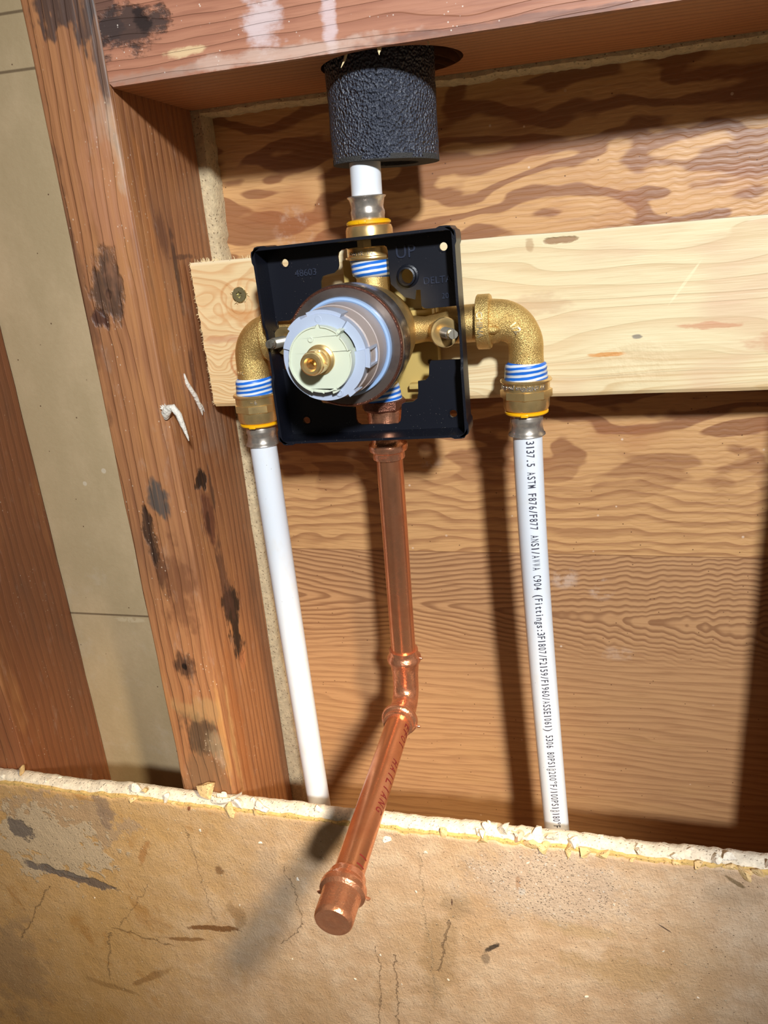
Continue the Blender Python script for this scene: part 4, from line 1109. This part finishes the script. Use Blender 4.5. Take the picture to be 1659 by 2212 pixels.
# long curled shaving of paper
bm = bmesh.new(); rs = []
for i in range(14):
    f = i/13; c_ = Vector((-.52+.95*f, -.42-.08*math.sin(f*3), -17.56+.36*f*f)); wdt = .13*(1-f*.8)
    rs.append([c_+Vector((0, -.03, -wdt)), c_+Vector((0, -.07, 0)), c_+Vector((0, 0, wdt)), c_+Vector((0, .02, wdt*.8)), c_+Vector((0, -.02, 0)), c_+Vector((0, .02, -wdt))])
rings(bm, rs); tag(obj('paper_shaving', bm, M_CHIPW, loc=(0, -.4, -17.4), smooth=50), 'long pointed cream shaving leaning up from the broken edge beside the tan chunk', 'paper shaving')
chip_thing((-2.92, -.40, -17.42), (.15, .12, .2), M_CHIPW, 'upright pale chip leftmost of the pair on the edge left of the knotted stud', None)
chip_thing((-2.58, -.44, -17.5), (.2, .12, .12), M_CHIPY, 'slanted pale chip beside the upright one on the edge left of the knotted stud', None)
chip_thing((-6.85, -.30, -17.40), (.17, .13, .12), M_CHIPY, 'small pinkish chunk on the broken edge at the far left of the photo', None)
chip_thing((7.55, -.38, -17.50), (.34, .18, .2), M_CHIPW, 'big white plaster lump on the broken edge just left of the printed pipe', None)
chip_thing((7.05, -.36, -17.52), (.2, .15, .14), M_CHIPW, 'white plaster lump left of the biggest one near the printed pipe', None)
chip_thing((7.95, -.46, -17.60), (.28, .16, .15), m_gyp('pink_plaster', (226, 186, 158), .2), 'pinkish plaster chip between white lumps under the printed pipe', None)
rr = random.Random(11)
REG = ((-3.3, 'below the tan board'), (.3, 'by the knotted stud'), (3.9, 'below the plain pipe'), (6.7, 'right of the copper stub'), (9.3, 'under the printed pipe'), (11.5, 'right of the printed pipe'), (15, 'near the photo right edge'))
sites = [rr.gauss(8.6, 1.3) for _ in range(24)]+[rr.gauss(12.6, .7) for _ in range(10)]+[rr.gauss(-.2, 1.3) for _ in range(12)]+[rr.uniform(-7.5, 14) for _ in range(16)]
for x in sites:
    if x > 14.3: continue
    if abs(x-7.5) < .3 or abs(x+.7) < .35: x += .7
    s_ = rr.uniform(.07, .19)*(1.35 if 6.8 < x < 9.6 else 1.0); yel = rr.random() < .45
    c_ = (x, rr.uniform(-.52, -.2), ez(x)-(.16 if yel else .0)+rr.uniform(-.04, .05))
    if yel: c_ = (x, rr.uniform(-.56, -.5), c_[2])
    ph = [p for m_, p in REG if x < m_][0]; col_ = 'yellowish' if yel else 'white'
    chip_thing(c_, (s_*rr.uniform(.8, 1.6), s_*.7, s_*rr.uniform(.6, 1.3)), M_CHIPY if yel else M_CHIPW, 'small '+col_+' plaster chip on the broken edge '+ph, col_+' chips on the broken edge '+ph)
# loose crumbs stuck on the face
for (x, z, s_) in ((4.45, -18.05, .16), (.8, -18.75, .1), (5.15, -19.75, .06), (5.5, -18.35, .1), (3.95, -22.3, .06), (-1.0, -18.6, .07), (-3.0, -17.75, .05), (1.75, -19.9, .09), (9.55, -22.6, .08), (5.85, -22.8, .05), (4.5, -23.3, .05), (3.1, -23.4, .06), (8.1, -18.3, .06), (10.2, -19.3, .05), (1.2, -23.0, .04), (2.6, -19.0, .04), (12.3, -22.0, .05), (-.2, -21.2, .04), (-5.2, -21.8, .04), (6.3, -25.0, .06), (11.4, -20.6, .05)):
    ph = [p for m_, p in REG if x < m_][0]; hi = 'upper' if z > -20.5 else 'lower'
    lab = 'white plaster smear stuck to the wall face right of the copper stub' if s_ == .16 else 'small pale crumb on the '+hi+' drywall face '+ph
    chip_thing((x, -.56, z), (s_, s_*.35, s_*.8), M_CHIPW, lab, None if s_ == .16 else 'pale crumbs, '+hi+' part, '+ph, 'plaster_crumb', 'crumb')
# caulk drips on the stud
bm = bmesh.new()
tube(bm, [(.0-.05, -.03, -6.85), (-.0, -.09, -6.72), (.08, -.1, -6.62), (.22, -.12, -6.58), (.33, -.12, -6.75), (.38, -.1, -7.0), (.43, -.06, -7.3), (.44, -.05, -7.4)], [.06, .11, .11, .08, .075, .06, .03, .008], 16)
for k in range(8): tube(bm, [(.0, -.08, -6.65), (.0+random.uniform(-.12, .08), -.12, -6.65+random.uniform(.05, .16))], [.035, .006], 6)
tag(obj('caulk_drip', bm, M_CAULK, loc=(.05, -.05, -6.7), smooth=50), 'curled white caulk drip hanging on the knotted stud near the pine board', 'caulk')
bm = bmesh.new()
tube(bm, [(.02, 1.0, -6.0), (.03, 1.05, -6.25), (.05, 1.3, -6.6), (.05, 1.5, -7.0), (.03, 1.55, -7.15)], [.02, .05, .06, .04, .008], 10)
tube(bm, [(.03, 1.4, -6.75), (.03, 1.62, -6.95), (.02, 1.7, -7.1)], [.04, .03, .006], 8)
tag(obj('caulk_smear', bm, M_CAULK, loc=(.03, 1.2, -6.5), smooth=50), 'thin white caulk smear on the side of the stud, above the curled drip', 'caulk')
